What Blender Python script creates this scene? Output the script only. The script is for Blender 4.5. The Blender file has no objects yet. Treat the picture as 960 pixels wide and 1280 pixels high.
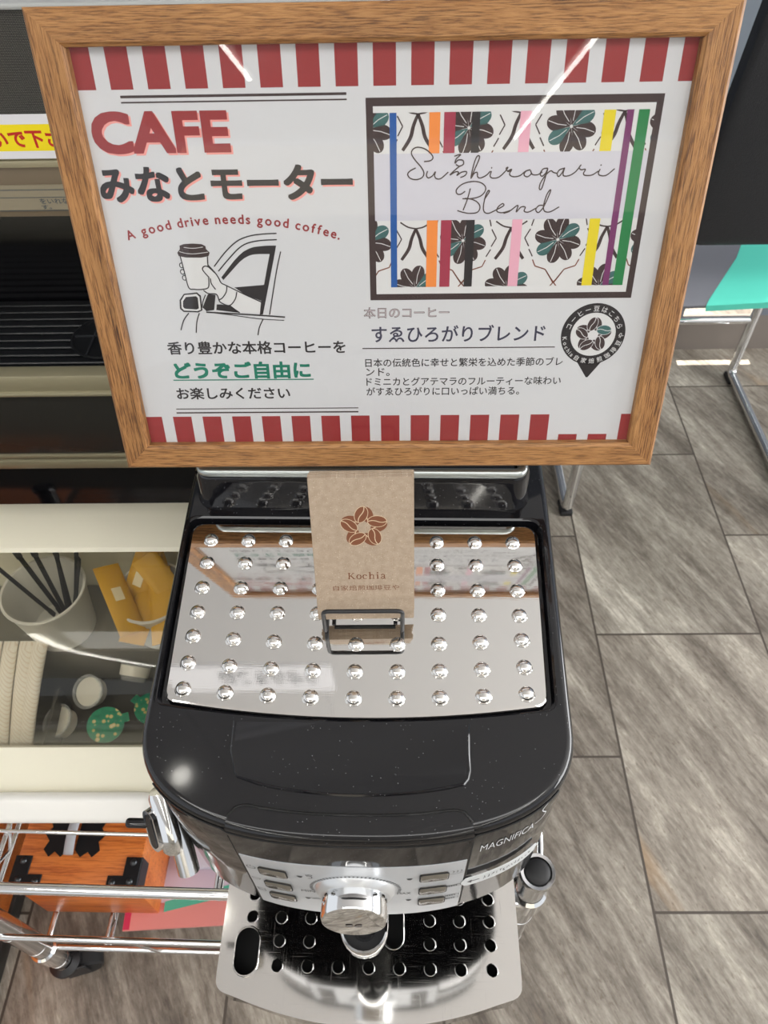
import bpy, bmesh, math, random
from mathutils import Vector, Matrix
random.seed(7)
PI = math.pi
S = bpy.context.scene
COL = S.collection

# ------------------------------------------------------------------ camera
def make_camera():
    p, r, y = math.radians(49.53), math.radians(-1.354), math.radians(-1.184)
    fwd = Vector((math.sin(y)*math.cos(p), math.cos(y)*math.cos(p), -math.sin(p)))
    right = Vector((math.cos(y), -math.sin(y), 0)); up = right.cross(fwd)
    R = math.cos(r)*right + math.sin(r)*up
    U = -math.sin(r)*right + math.cos(r)*up
    cd = bpy.data.cameras.new('camera'); co = bpy.data.objects.new('camera', cd); COL.objects.link(co)
    M = Matrix((R, U, -fwd)).transposed().to_4x4(); M.translation = Vector((0, 0, 1.2))
    co.matrix_world = M
    cd.sensor_fit = 'VERTICAL'; cd.sensor_height = 24.0; cd.sensor_width = 18.0
    cd.lens = 940.36/1280*24.0
    cd.clip_start = .02; cd.clip_end = 60
    cd.dof.use_dof = True; cd.dof.focus_distance = .44; cd.dof.aperture_fstop = 15
    S.camera = co
make_camera()

# ------------------------------------------------------------------ world, sun, lights, exposure
w = bpy.data.worlds.new('world'); S.world = w; w.use_nodes = True
bg = w.node_tree.nodes['Background']; bg.inputs[0].default_value = (.93, .96, 1, 1); bg.inputs[1].default_value = .90
S.view_settings.view_transform = 'Standard'; S.view_settings.look = 'None'
S.view_settings.exposure = 0.0; S.view_settings.gamma = 1.0
S.view_settings.use_curve_mapping = False
def lamp(name, typ, energy, loc, direction, size=None, sizey=None, color=(1, 1, 1)):
    l = bpy.data.lights.new(name, typ); l.energy = energy; l.color = color
    if typ == 'AREA':
        l.shape = 'RECTANGLE'; l.size = size; l.size_y = sizey
    o = bpy.data.objects.new(name, l); COL.objects.link(o); o.location = loc
    o.rotation_euler = Vector(direction).to_track_quat('-Z', 'Y').to_euler()
    return o
sun = lamp('sun', 'SUN', 14.0, (0, 3, 4), (0, -math.cos(math.radians(66)), -math.sin(math.radians(66))), color=(1, .95, .86))
sun.data.angle = .006
lamp('shop_window_daylight', 'AREA', 125, (3.2, .2, 1.25), (-1, 0, .55), 2.8, 1.7, (1, 1, 1))
lamp('overhead_fill', 'AREA', 19, (.1, -.62, 2.57), (0, .1, -1), 2.6, .7, (1, 1, .99))  # unseen soft fill added below the ceiling, not an actual fixture
S.cycles.max_bounces = 8; S.cycles.transparent_max_bounces = 16
S.cycles.use_denoising = True
S.cycles.sample_clamp_indirect = 6.0

# ------------------------------------------------------------------ materials
def srgb(r, g, b):
    f = lambda c: (c/12.92 if c <= .04045 else ((c+.055)/1.055)**2.4)
    return (f(r/255), f(g/255), f(b/255), 1)
MATS = {}
def mat(name, col, rough=.5, metal=0.0, spec=.5, coat=0.0, **kw):
    if name in MATS: return MATS[name]
    m = bpy.data.materials.new(name); m.use_nodes = True
    b = m.node_tree.nodes['Principled BSDF']
    b.inputs['Base Color'].default_value = col if len(col) == 4 else (*col, 1)
    b.inputs['Roughness'].default_value = rough; b.inputs['Metallic'].default_value = metal
    b.inputs['Specular IOR Level'].default_value = spec; b.inputs['Coat Weight'].default_value = coat
    for k, v in kw.items(): b.inputs[k.replace('_', ' ')].default_value = v
    m.diffuse_color = col if len(col) == 4 else (*col, 1)
    MATS[name] = m
    return m
class NT:
    def __init__(s, m): s.t = m.node_tree; s.n = s.t.nodes; s.b = s.n.get('Principled BSDF')
    def add(s, typ, **kw):
        x = s.n.new(typ)
        for k, v in kw.items(): setattr(x, k, v)
        return x
    def link(s, a, b): s.t.links.new(a, b)
    def math(s, op, a, b=None):
        x = s.add('ShaderNodeMath', operation=op)
        for i, v in enumerate((a, b)):
            if v is None: continue
            if isinstance(v, (int, float)): x.inputs[i].default_value = v
            else: s.link(v, x.inputs[i])
        return x.outputs[0]
    def ramp(s, fac, stops, interp='LINEAR'):
        x = s.add('ShaderNodeValToRGB'); e = x.color_ramp; e.interpolation = interp
        while len(e.elements) < len(stops): e.elements.new(.5)
        for el, (p, c) in zip(e.elements, stops): el.position = p; el.color = c
        if fac is not None: s.link(fac, x.inputs[0])
        return x.outputs[0]
    def noise(s, vec, scale, detail=2, rough=.5, dist=0):
        x = s.add('ShaderNodeTexNoise'); x.inputs['Scale'].default_value = scale
        x.inputs['Detail'].default_value = detail; x.inputs['Roughness'].default_value = rough
        x.inputs['Distortion'].default_value = dist
        if vec is not None: s.link(vec, x.inputs['Vector'])
        return x.outputs['Fac']
    def mapping(s, vec, scale=(1, 1, 1), rot=(0, 0, 0), loc=(0, 0, 0)):
        x = s.add('ShaderNodeMapping'); x.inputs['Scale'].default_value = scale
        x.inputs['Rotation'].default_value = rot; x.inputs['Location'].default_value = loc
        s.link(vec, x.inputs['Vector']); return x.outputs[0]
    def coord(s, which='Object'): return s.add('ShaderNodeTexCoord').outputs[which]
    def mix(s, fac, a, b, mode='MIX'):
        x = s.add('ShaderNodeMix', data_type='RGBA', blend_type=mode)
        for i, v in ((0, fac), (6, a), (7, b)):
            if isinstance(v, (int, float)): x.inputs[i].default_value = v
            elif isinstance(v, tuple): x.inputs[i].default_value = v
            else: s.link(v, x.inputs[i])
        return x.outputs[2]
    def bump(s, h, strength=.2, dist=.001):
        x = s.add('ShaderNodeBump'); x.inputs['Strength'].default_value = strength
        x.inputs['Distance'].default_value = dist; s.link(h, x.inputs['Height'])
        s.link(x.outputs[0], s.b.inputs['Normal'])

def glassy(name, tint=(1, 1, 1, 1), rough=.02, ior=1.45, milk=0.0, milkcol=(.8, .8, .8, 1)):
    m = bpy.data.materials.new(name); m.use_nodes = True
    t = m.node_tree; n = t.nodes; n.remove(n['Principled BSDF'])
    tr = n.new('ShaderNodeBsdfTransparent'); tr.inputs[0].default_value = tint
    gl = n.new('ShaderNodeBsdfGlossy'); gl.inputs['Roughness'].default_value = rough
    lw = n.new('ShaderNodeLayerWeight'); lw.inputs[0].default_value = .5
    pw = n.new('ShaderNodeMath'); pw.operation = 'POWER'; t.links.new(lw.outputs['Facing'], pw.inputs[0]); pw.inputs[1].default_value = 5
    f0 = ((ior-1)/(ior+1))**2
    fr = n.new('ShaderNodeMath'); fr.operation = 'MULTIPLY_ADD'; t.links.new(pw.outputs[0], fr.inputs[0]); fr.inputs[1].default_value = .75; fr.inputs[2].default_value = f0*.7
    mx = n.new('ShaderNodeMixShader'); out = n['Material Output']
    base = tr.outputs[0]
    if milk:
        df = n.new('ShaderNodeBsdfDiffuse'); df.inputs[0].default_value = milkcol
        m2 = n.new('ShaderNodeMixShader'); m2.inputs[0].default_value = milk
        t.links.new(tr.outputs[0], m2.inputs[1]); t.links.new(df.outputs[0], m2.inputs[2]); base = m2.outputs[0]
    t.links.new(fr.outputs[0], mx.inputs[0]); t.links.new(base, mx.inputs[1]); t.links.new(gl.outputs[0], mx.inputs[2])
    t.links.new(mx.outputs[0], out.inputs[0]); m.diffuse_color = (.8, .9, 1, .3)
    MATS[name] = m
    return m
def emit(name, col, strength):
    m = bpy.data.materials.new(name); m.use_nodes = True
    b = m.node_tree.nodes['Principled BSDF']; b.inputs['Emission Color'].default_value = (*col, 1)
    b.inputs['Emission Strength'].default_value = strength; b.inputs['Base Color'].default_value = (*col, 1)
    return m

# wood of the picture frame: grain runs along local X
def wood_mat(name, light, mid, dark, sc=1.0, rough=.5):
    m = mat(name, mid, rough); N = NT(m)
    oi = N.add('ShaderNodeObjectInfo')
    off = N.add('ShaderNodeVectorMath', operation='ADD')
    sc_ = N.add('ShaderNodeVectorMath', operation='SCALE'); sc_.inputs[0].default_value = (3.1, 1.7, 2.3)
    N.link(oi.outputs['Random'], sc_.inputs['Scale'])
    N.link(N.coord(), off.inputs[0]); N.link(sc_.outputs[0], off.inputs[1]); v = off.outputs[0]
    big = N.noise(N.mapping(v, (7*sc, 120*sc, 120*sc)), 1.0, 3, .55, .6)
    fine = N.noise(N.mapping(v, (80*sc, 1500*sc, 1500*sc)), 1.0, 3, .65, .3)
    fig = N.noise(N.mapping(v, (3*sc, 38*sc, 38*sc)), 1.0, 2, .5, 1.4)
    c1 = N.ramp(big, [(.3, dark), (.48, mid), (.68, light)])
    c2 = N.ramp(fine, [(.39, dark), (.46, mid), (.57, light)])
    c3 = N.ramp(fig, [(.40, light), (.47, mid), (.5, dark), (.53, mid), (.6, light)])
    c = N.mix(.68, c1, c2); c = N.mix(.18, c, c3)
    N.link(c, N.b.inputs['Base Color']); N.bump(fine, .5, .0008)
    return m
oak = wood_mat('oak_veneer', srgb(180, 132, 80), srgb(140, 94, 50), srgb(64, 38, 20))
chestwood = wood_mat('orange_stained_wood', srgb(226, 134, 62), srgb(198, 104, 40), srgb(150, 66, 22), .35, .35)

black = mat('gloss_black_plastic', (.0065, .0065, .008), .07, 0, .5, .12, Coat_Roughness=.03)
def speckle(m):
    N = NT(m); v = N.coord()
    vo = N.add('ShaderNodeTexVoronoi'); vo.inputs['Scale'].default_value = 420; N.link(v, vo.inputs['Vector'])
    big = N.noise(v, 55, 2)
    d = N.math('LESS_THAN', vo.outputs['Distance'], .09)
    k = N.math('GREATER_THAN', N.add('ShaderNodeSeparateColor').outputs[0] if False else big, .49)
    f = N.math('MULTIPLY', N.math('MULTIPLY', d, k), .55)
    N.link(N.mix(f, (.0065, .0065, .008, 1), (.35, .35, .37, 1)), N.b.inputs['Base Color'])
speckle(black)
blackmatte = mat('matt_black_plastic', (.012, .012, .014), .45)
rubber = mat('black_rubber', (.012, .012, .013), .6)
darkgap = mat('dark_gap', (.003, .003, .003), .6)
chrome = mat('chrome', (.86, .87, .88), .06, 1)
chrome_soft = mat('brushed_chrome', (.72, .73, .74), .17, 1)
steel = mat('mirror_steel', (.83, .815, .79), .035, 1)
def scratch(m, amt=.12):
    N = NT(m); v = N.coord()
    a = N.noise(N.mapping(v, (60, 1400, 60), (0, 0, .5)), 1, 2)
    b2 = N.noise(N.mapping(v, (1400, 60, 60), (0, 0, -.35)), 1, 2)
    h = N.math('MULTIPLY', N.math('ADD', a, b2), .5)
    r = N.ramp(N.noise(v, 22, 3), [(.35, (.02, .02, .02, 1)), (.75, (.05, .05, .05, 1))])
    N.link(r, N.b.inputs['Roughness']); N.bump(h, amt, .00006)
scratch(steel)
silver = mat('silver_paint', srgb(196, 199, 203), .35, .25)
panelink = mat('panel_ink', srgb(84, 86, 90), .5)
btn = mat('smoked_button', srgb(104, 99, 90), .12, 0, .5)
whiteink = mat('white_lettering', srgb(205, 208, 212), .5)
cream = mat('cream_plastic', srgb(236, 231, 210), .35)
whitepl = mat('white_plastic', srgb(240, 238, 232), .25)
smoke = mat('charcoal_plastic', srgb(62, 61, 57), .4)
clear = glassy('clear_acrylic', (.93, .92, .88, 1), .04, 1.5)
clearcup = glassy('clear_cup_plastic', (.9, .92, .93, 1), .12, 1.5, .22)
pane = glassy('frame_glazing', (.985, .985, .985, 1), .012, 1.47)
gold = mat('champagne_metal_paint', srgb(120, 107, 88), .4, .3)
goldl = mat('champagne_trim', srgb(160, 153, 126), .35, .3)
vblack = mat('smoked_black_panel', (.006, .006, .0075), .12)
vpanel = mat('dark_grey_panel', (.028, .027, .024), .22)
vgrille = mat('drip_grille_black', (.009, .0098, .0115), .38)
yellow = mat('sign_yellow', srgb(244, 222, 20), .5)
signred = mat('sign_red', srgb(190, 32, 28), .5)
signwhite = mat('sign_white', srgb(228, 228, 232), .5)
signgrey = mat('sign_grey_ink', srgb(70, 80, 86), .5)
teal = mat('turquoise_fabric', srgb(96, 226, 204), .8)
seatgrey = mat('grey_fabric', srgb(124, 126, 134), .85)
chairblk = mat('black_textured_vinyl', (.011, .0125, .016), .55)
def grainbump(m, sc=1400, st=.5):
    N = NT(m); N.bump(N.noise(N.coord(), sc, 2), st, .0008)
    return m
grainbump(chairblk, 700, .6)
def mesh_mat():
    m = mat('speaker_mesh', (.01, .01, .01), .5); N = NT(m)
    s_ = N.add('ShaderNodeSeparateXYZ'); N.link(N.coord(), s_.inputs[0])
    P = .0021
    a = N.math('SINE', N.math('MULTIPLY', N.math('ADD', s_.outputs[0], s_.outputs[2]), 2*PI/P))
    b = N.math('SINE', N.math('MULTIPLY', N.math('SUBTRACT', s_.outputs[0], s_.outputs[2]), 2*PI/P))
    f = N.math('GREATER_THAN', N.math('MULTIPLY', a, b), .42)
    N.link(N.mix(f, (.006, .006, .006, 1), srgb(120, 118, 110)), N.b.inputs['Base Color'])
    return m
meshm = mesh_mat()
kraft = mat('kraft_card', srgb(196, 170, 140), .75)
def kraft_nodes():
    N = NT(kraft); v = N.coord()
    n1 = N.noise(v, 1500, 2); n2 = N.noise(v, 260, 3)
    c = N.mix(N.ramp(n2, [(.4, (0, 0, 0, 1)), (.6, (1, 1, 1, 1))]), srgb(172, 154, 134), srgb(164, 146, 126))
    c = N.mix(N.ramp(n1, [(.60, (0, 0, 0, 1)), (.68, (.6, .6, .6, 1))]), c, srgb(142, 110, 80))
    c = N.mix(N.ramp(n1, [(.29, (.9, .9, .9, 1)), (.34, (0, 0, 0, 1))]), c, srgb(228, 212, 190))
    N.link(c, N.b.inputs['Base Color'])
kraft_nodes()
kraftink = mat('brown_ink', srgb(118, 70, 44), .7)
# floor tiles
def floor_mat():
    m = mat('stone_vinyl_tile', srgb(150, 142, 130), .4); N = NT(m)
    v = N.coord(); sx = N.add('ShaderNodeSeparateXYZ'); N.link(v, sx.inputs[0])
    u = N.math('DIVIDE', N.math('SUBTRACT', sx.outputs[0], .368), .30)
    cu = N.math('FLOOR', u); fu = N.math('SUBTRACT', u, cu)
    vv = N.math('ADD', N.math('DIVIDE', N.math('ADD', sx.outputs[1], .1965), .4605), N.math('MULTIPLY', cu, .5))
    cv = N.math('FLOOR', vv); fv = N.math('SUBTRACT', vv, cv)
    cx = N.add('ShaderNodeCombineXYZ'); N.link(cu, cx.inputs[0]); N.link(cv, cx.inputs[1])
    wn = N.add('ShaderNodeTexWhiteNoise', noise_dimensions='2D'); N.link(cx.outputs[0], wn.inputs['Vector'])
    rnd = wn.outputs['Value']
    off = N.add('ShaderNodeVectorMath', operation='SCALE'); N.link(wn.outputs['Color'], off.inputs[0]); off.inputs['Scale'].default_value = 9
    ad = N.add('ShaderNodeVectorMath', operation='ADD'); N.link(v, ad.inputs[0]); N.link(off.outputs[0], ad.inputs[1])
    P = N.mapping(ad.outputs[0], (1, 1, 1), (0, 0, math.radians(-27)))
    streak = N.noise(N.mapping(P, (16, 2.6, 1)), 1, 5, .62, .5)
    fine = N.noise(N.mapping(P, (170, 24, 1)), 1, 5, .7, .3)
    spot = N.noise(N.mapping(P, (220, 90, 1)), 1, 3, .6)
    rust = N.noise(N.mapping(P, (9, 1.6, 1), loc=(4, 2, 0)), 1, 3, .5, .4)
    mot = N.noise(N.mapping(P, (120, 55, 1)), 1, 6, .75)
    wide = N.noise(N.mapping(P, (7, 1.3, 1), loc=(7, 1, 0)), 1, 3, .5, .3)
    val = N.math('ADD', N.math('ADD', N.math('MULTIPLY', streak, .40), N.math('MULTIPLY', wide, .22)), N.math('ADD', N.math('MULTIPLY', fine, .22), N.math('MULTIPLY', mot, .16)))
    pale = N.math('MULTIPLY', N.math('MULTIPLY', N.math('COMPARE', cu, 0), N.math('COMPARE', cv, 1)), .035)
    dull = N.math('MULTIPLY', N.math('LESS_THAN', cu, -.5), .016)
    val = N.math('SUBTRACT', N.math('ADD', val, pale), dull)
    c = N.ramp(val, [(.39, srgb(90, 82, 74)), (.45, srgb(124, 116, 106)), (.50, srgb(151, 144, 133)), (.55, srgb(177, 170, 158)), (.61, srgb(216, 211, 198))])
    c = N.mix(N.ramp(spot, [(.60, (0, 0, 0, 1)), (.7, (.45, .45, .45, 1))]), c, srgb(96, 82, 66))
    c = N.mix(N.ramp(rust, [(.66, (0, 0, 0, 1)), (.74, (.5, .5, .5, 1))]), c, srgb(178, 142, 96))
    tone = N.ramp(rnd, [(0, (.82, .79, .77, 1)), (.5, (.93, .92, .91, 1)), (1, (1.0, 1.0, .985, 1))])
    c = N.mix(1, c, tone, 'MULTIPLY')
    e = .0032
    g = N.math('MAXIMUM', N.math('MAXIMUM', N.math('LESS_THAN', fu, e*2), N.math('GREATER_THAN', fu, 1-e*2)),
               N.math('MAXIMUM', N.math('LESS_THAN', fv, e*1.3), N.math('GREATER_THAN', fv, 1-e*1.3)))
    c = N.mix(g, c, srgb(74, 66, 58))
    N.link(c, N.b.inputs['Base Color'])
    N.link(N.ramp(fine, [(.3, (.34, .34, .34, 1)), (.7, (.5, .5, .5, 1))]), N.b.inputs['Roughness'])
    hb = N.math('SUBTRACT', fine, N.math('MULTIPLY', g, 2.0)); N.bump(hb, .10, .001)
    return m
floorm = floor_mat()
ceilm = mat('ceiling_board', srgb(244, 241, 238), .8)
wallm = mat('grey_wall_panel', srgb(112, 118, 128), .6)
basem = mat('taupe_skirting', srgb(124, 116, 110), .5)

# ------------------------------------------------------------------ mesh helpers
def obj(name, bm, m, parent=None, smooth=None, loc=None, rot=None):
    bmesh.ops.recalc_face_normals(bm, faces=bm.faces) if smooth != 'keep' else None
    me = bpy.data.meshes.new(name); bm.to_mesh(me); bm.free()
    for x in (m if isinstance(m, (list, tuple)) else [m]): me.materials.append(x)
    if smooth and smooth != 'keep':
        for p in me.polygons: p.use_smooth = True
        me.set_sharp_from_angle(angle=math.radians(smooth if smooth > 1 else 35))
    o = bpy.data.objects.new(name, me); COL.objects.link(o)
    if parent: o.parent = parent
    if loc is not None: o.location = loc
    if rot is not None: o.rotation_euler = rot
    return o
def tag(o, label, cat, group=None):
    o['label'] = label; o['category'] = cat
    if group: o['group'] = group
    return o
def thing(name, label, cat, loc=(0, 0, 0), rotz=0, group=None):
    o = bpy.data.objects.new(name, None); COL.objects.link(o); o.empty_display_size = .05
    o.location = loc; o.rotation_euler = (0, 0, rotz)
    return tag(o, label, cat, group)
def struct(name, bm, m):
    o = obj(name, bm, m); o['kind'] = 'structure'; return o
def NB(): return bmesh.new()
def box(bm, c, s, bev=0, seg=2, M=None, mi=0):
    r = bmesh.ops.create_cube(bm, size=1)
    vs = r['verts']
    bmesh.ops.scale(bm, vec=s, verts=vs)
    if bev:
        es = list({e for v in vs for e in v.link_edges})
        rb = bmesh.ops.bevel(bm, geom=es, offset=bev, segments=seg, affect='EDGES', profile=.5)
        vs = list({v for f in rb['faces'] for v in f.verts} | {v for v in vs if v.is_valid})
        fs = {f for v in vs for f in v.link_faces}; vs = list({v for f in fs for v in f.verts})
    for f in {f for v in vs for f in v.link_faces}: f.material_index = mi
    bmesh.ops.translate(bm, vec=c, verts=vs)
    if M: bmesh.ops.transform(bm, matrix=M, verts=vs)
    return vs
def frames(path, closed=False):
    n = len(path); out = []
    for i in range(n):
        a = path[i-1] if (i > 0 or closed) else path[0]
        b = path[(i+1) % n] if (i < n-1 or closed) else path[-1]
        out.append((b-a).normalized())
    return out
def tube(bm, pts, r, seg=10, closed=False, cap=True, mi=0):
    pts = [Vector(p) for p in pts]; T = frames(pts, closed)
    nrm = T[0].orthogonal().normalized(); rings = []
    rs = r if isinstance(r, (list, tuple)) else [r]*len(pts)
    for p, t, rr in zip(pts, T, rs):
        nrm = (nrm - t*nrm.dot(t)).normalized(); bn = t.cross(nrm)
        rings.append([bm.verts.new(p + rr*(math.cos(2*PI*k/seg)*nrm + math.sin(2*PI*k/seg)*bn)) for k in range(seg)])
    m = len(rings)
    for i in range(m if closed else m-1):
        A, B = rings[i], rings[(i+1) % m]
        # best alignment for the closing ring
        sh = 0
        if closed and i == m-1:
            sh = min(range(seg), key=lambda q: (A[0].co-B[q].co).length)
        for k in range(seg):
            f = bm.faces.new((A[k], A[(k+1) % seg], B[(k+1+sh) % seg], B[(k+sh) % seg])); f.material_index = mi
    if cap and not closed:
        bm.faces.new(rings[0]).material_index = mi; bm.faces.new(rings[-1]).material_index = mi
def arcpath(pts, rad, n=6):
    """polyline with rounded corners"""
    pts = [Vector(p) for p in pts]; out = [pts[0]]
    for a, b, c in zip(pts, pts[1:], pts[2:]):
        u = (a-b); v = (c-b); d = min(rad, u.length*.49, v.length*.49)
        p = b+u.normalized()*d; q = b+v.normalized()*d
        for i in range(n+1):
            t = i/n; out.append((1-t)**2*p + 2*t*(1-t)*b + t*t*q)
    out.append(pts[-1]); return out
def lathe(bm, prof, seg=32, M=None, mi=0, closed=False):
    rings = []
    for r, z in prof:
        if r < 1e-6: v = bm.verts.new((0, 0, z)); rings.append([v])
        else: rings.append([bm.verts.new((r*math.cos(2*PI*k/seg), r*math.sin(2*PI*k/seg), z)) for k in range(seg)])
    for A, B in zip(rings, rings[1:]):
        for k in range(seg):
            a = [A[k % len(A)], A[(k+1) % len(A)]]; b = [B[(k+1) % len(B)], B[k % len(B)]]
            vs = []
            for v in a+b:
                if v not in vs: vs.append(v)
            if len(vs) > 2: bm.faces.new(vs).material_index = mi
    vs = [v for R in rings for v in R]
    if M: bmesh.ops.transform(bm, matrix=M, verts=vs)
    return vs
def loft(bm, rings, cap0=True, cap1=True, mi=0, closed=True):
    R = [[bm.verts.new(p) for p in r] for r in rings]; n = len(R[0])
    for A, B in zip(R, R[1:]):
        for k in range(n if closed else n-1):
            bm.faces.new((A[k], A[(k+1) % n], B[(k+1) % n], B[k])).material_index = mi
    if cap0: bm.faces.new(R[0][::-1]).material_index = mi
    if cap1: bm.faces.new(R[-1]).material_index = mi
    return R
def rrect(hx, hy, r, n=6, cx=0, cy=0):
    out = []
    for sx, sy, a0 in ((1, 1, 0), (-1, 1, 90), (-1, -1, 180), (1, -1, 270)):
        for i in range(n+1):
            a = math.radians(a0+90*i/n)
            out.append((cx+sx*(hx-r)+r*math.cos(a), cy+sy*(hy-r)+r*math.sin(a)))
    return out
def prism(bm, poly, z0, z1, mi=0, M=None):
    R = loft(bm, [[(x, y, z0) for x, y in poly], [(x, y, z1) for x, y in poly]], mi=mi)
    if M: bmesh.ops.transform(bm, matrix=M, verts=[v for r in R for v in r])
    return R

# ---- flat printing helpers: everything is collected as polygons (material index, points, height)
_tc = {}
def text_geo(s, offset=0.0, spacing=1.0):
    k = (s, offset, spacing)
    if k in _tc: return _tc[k]
    cu = bpy.data.curves.new('glyphs', 'FONT'); cu.body = s; cu.offset = offset; cu.resolution_u = 4; cu.space_character = spacing
    o = bpy.data.objects.new('glyphs', cu); COL.objects.link(o)
    dg = bpy.context.evaluated_depsgraph_get(); dg.update()
    ev = o.evaluated_get(dg); me = ev.to_mesh()
    vs = [(v.co.x, v.co.y) for v in me.vertices]; fs = [list(p.vertices) for p in me.polygons]
    ev.to_mesh_clear(); bpy.data.objects.remove(o); bpy.data.curves.remove(cu)
    _tc[k] = (vs, fs); return _tc[k]
class Ink:
    """flat artwork built as thin real polygons; fn maps (u,v,layer) to 3D"""
    def __init__(s, bm, fn): s.bm = bm; s.fn = fn
    def poly(s, pts, mi, lay):
        vs = [s.bm.verts.new(s.fn(x, y, lay)) for x, y in pts]
        try:
            f = s.bm.faces.new(vs); f.material_index = mi
        except ValueError: return
        if len(vs) > 4: bmesh.ops.triangulate(s.bm, faces=[f])
    def mesh(s, vs, fs, mi, lay):
        bv = [s.bm.verts.new(s.fn(x, y, lay)) for x, y in vs]
        for f in fs:
            try: s.bm.faces.new([bv[i] for i in f]).material_index = mi
            except ValueError: pass
    def text(s, t, x0, x1, y0, y1, mi, lay, offset=0.0, dx=0, dy=0):
        vs, fs = text_geo(t, min(offset, 0))
        if offset > 0:      # heavier weight: the glyphs struck several times, a hair apart
            a, b = min(v[0] for v in vs), max(v[0] for v in vs)
            e = offset*(x1-x0)/(b-a); nk = 16 if offset > .03 else (6 if offset > .012 else 4)
            for k in range(nk):
                a_ = 2*PI*k/nk; sq = max(abs(math.cos(a_)), abs(math.sin(a_))) if offset > .03 else 1; ox, oy = e*math.cos(a_)/sq, e*math.sin(a_)/sq
                s.text(t, x0+e, x1-e, y0+e, y1-e, mi, lay+.25*k/2, 0, dx+ox, dy+oy)
            s.text(t, x0+e, x1-e, y0+e, y1-e, mi, lay+.25*nk/2, 0, dx, dy)
            return
        a, b = min(v[0] for v in vs), max(v[0] for v in vs); c, d = min(v[1] for v in vs), max(v[1] for v in vs)
        s.mesh([(x0+(x-a)/(b-a)*(x1-x0)+dx, y0+(y-c)/(d-c)*(y1-y0)+dy) for x, y in vs], fs, mi, lay)
    def stroke(s, pts, wd, mi, lay, smooth=True, taper=None, closed=False):
        p = catmull(pts, closed=closed) if smooth and len(pts) > 2 else [Vector(q) for q in pts]
        n = len(p)
        for i in range(n-1):
            d = p[i+1]-p[i]
            if d.length < 1e-9: continue
            nn = Vector((-d.y, d.x)).normalized()
            t0, t1 = i/(n-1), (i+1)/(n-1)
            w0 = wd*(taper(t0) if taper else 1)/2; w1 = wd*(taper(t1) if taper else 1)/2
            e = d.normalized()*min(w0, w1)*.25
            a, b = p[i]-e, p[i+1]+e
            s.poly([a+nn*w0, a-nn*w0, b-nn*w1, b+nn*w1], mi, lay+.013*(i % 3))
    def disc(s, cx, cy, rx, ry, mi, lay, rot=0, n=28):
        c, q = math.cos(rot), math.sin(rot)
        s.poly([(cx+rx*math.cos(2*PI*k/n)*c-ry*math.sin(2*PI*k/n)*q, cy+rx*math.cos(2*PI*k/n)*q+ry*math.sin(2*PI*k/n)*c) for k in range(n)], mi, lay)
def catmull(P, n=6, closed=False):
    P = [Vector(q) for q in P]; out = []
    m = len(P)
    for i in range(m if closed else m-1):
        a, b, c, d = (P[(i-1) % m] if (closed or i > 0) else P[0]), P[i], P[(i+1) % m], (P[(i+2) % m] if (closed or i+2 < m) else P[-1])
        for k in range(n):
            t = k/n
            out.append(.5*((2*b)+(c-a)*t+(2*a-5*b+4*c-d)*t*t+(3*b-a-3*c+d)*t**3))
    out.append(P[0] if closed else P[-1]); return out
def clip(poly, x0, x1, y0, y1):
    def cut(P, f, inter):
        out = []
        for i in range(len(P)):
            a, b = P[i-1], P[i]; fa, fb = f(a), f(b)
            if (fa >= 0) != (fb >= 0):
                t = fa/(fa-fb); out.append((a[0]+(b[0]-a[0])*t, a[1]+(b[1]-a[1])*t))
            if fb >= 0: out.append((b[0], b[1]))
        return out
    P = [(q[0], q[1]) for q in poly]
    for f in (lambda q: q[0]-x0, lambda q: x1-q[0], lambda q: q[1]-y0, lambda q: y1-q[1]):
        if len(P) < 3: return []
        P = cut(P, f, None)
    return P
def bean_flower(ink, cx, cy, R, mi, mi_slit, lay, odd=None, odd_k=None):
    """five pairs of coffee beans round an open centre"""
    for k in range(5):
        a = PI/2 + k*2*PI/5
        for front in (0, 1):
            ca = a + (math.radians(9) if front else math.radians(-13)); rr = R*.60
            x, y = cx+rr*math.cos(ca), cy+rr*math.sin(ca)
            ori = a + (math.radians(-20) if front else math.radians(14))
            m_ = odd if (odd is not None and k == odd_k and front) else mi
            n = 22; c, q = math.cos(ori), math.sin(ori); rx, ry = R*.37, R*.245
            if front:
                ink.disc(x, y, rx*1.07, ry*1.1, mi_slit, lay+1, ori, n)
            ink.disc(x, y, rx, ry, m_, lay+(2 if front else 0), ori, n)
            sl = [(x+rx*.98*t*c-ry*.16*math.sin(t*PI)*-q, y+rx*.98*t*q-ry*.16*math.sin(t*PI)*c) for t in (-1, -.6, -.2, .2, .6, 1)]
            ink.stroke(sl, R*.035, mi_slit, lay+(3 if front else .5))

# ------------------------------------------------------------------ room shell
bm = NB(); box(bm, (.6, -4.0, -.02), (7, 13, .04)); struct('floor', bm, floorm)
bm = NB(); box(bm, (.6, -3.5, 2.625), (7, 12, .05)); struct('ceiling', bm, ceilm)
# grey panelled wall: low skirting, slit of outdoor light above it, thin grey panel over that
YW = 1.56
bm = NB(); box(bm, (.5, YW+.004, .05), (6.6, .008, .10)); struct('baseboard_back', bm, basem)
bm = NB()
box(bm, (.5, YW+.001, 1.3625), (6.6, .002, 2.435))
box(bm, (-.9+.3, YW+.001, .125), (2.62, .002, .05)); box(bm, (2.34, YW+.001, .125), (2.9, .002, .05))
struct('wall_back', bm, wallm)
bm = NB(); box(bm, (.6, -9.95, 1.3), (7, .1, 2.6)); struct('wall_front', bm, mat('beige_wall', srgb(196, 190, 178), .8))

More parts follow.
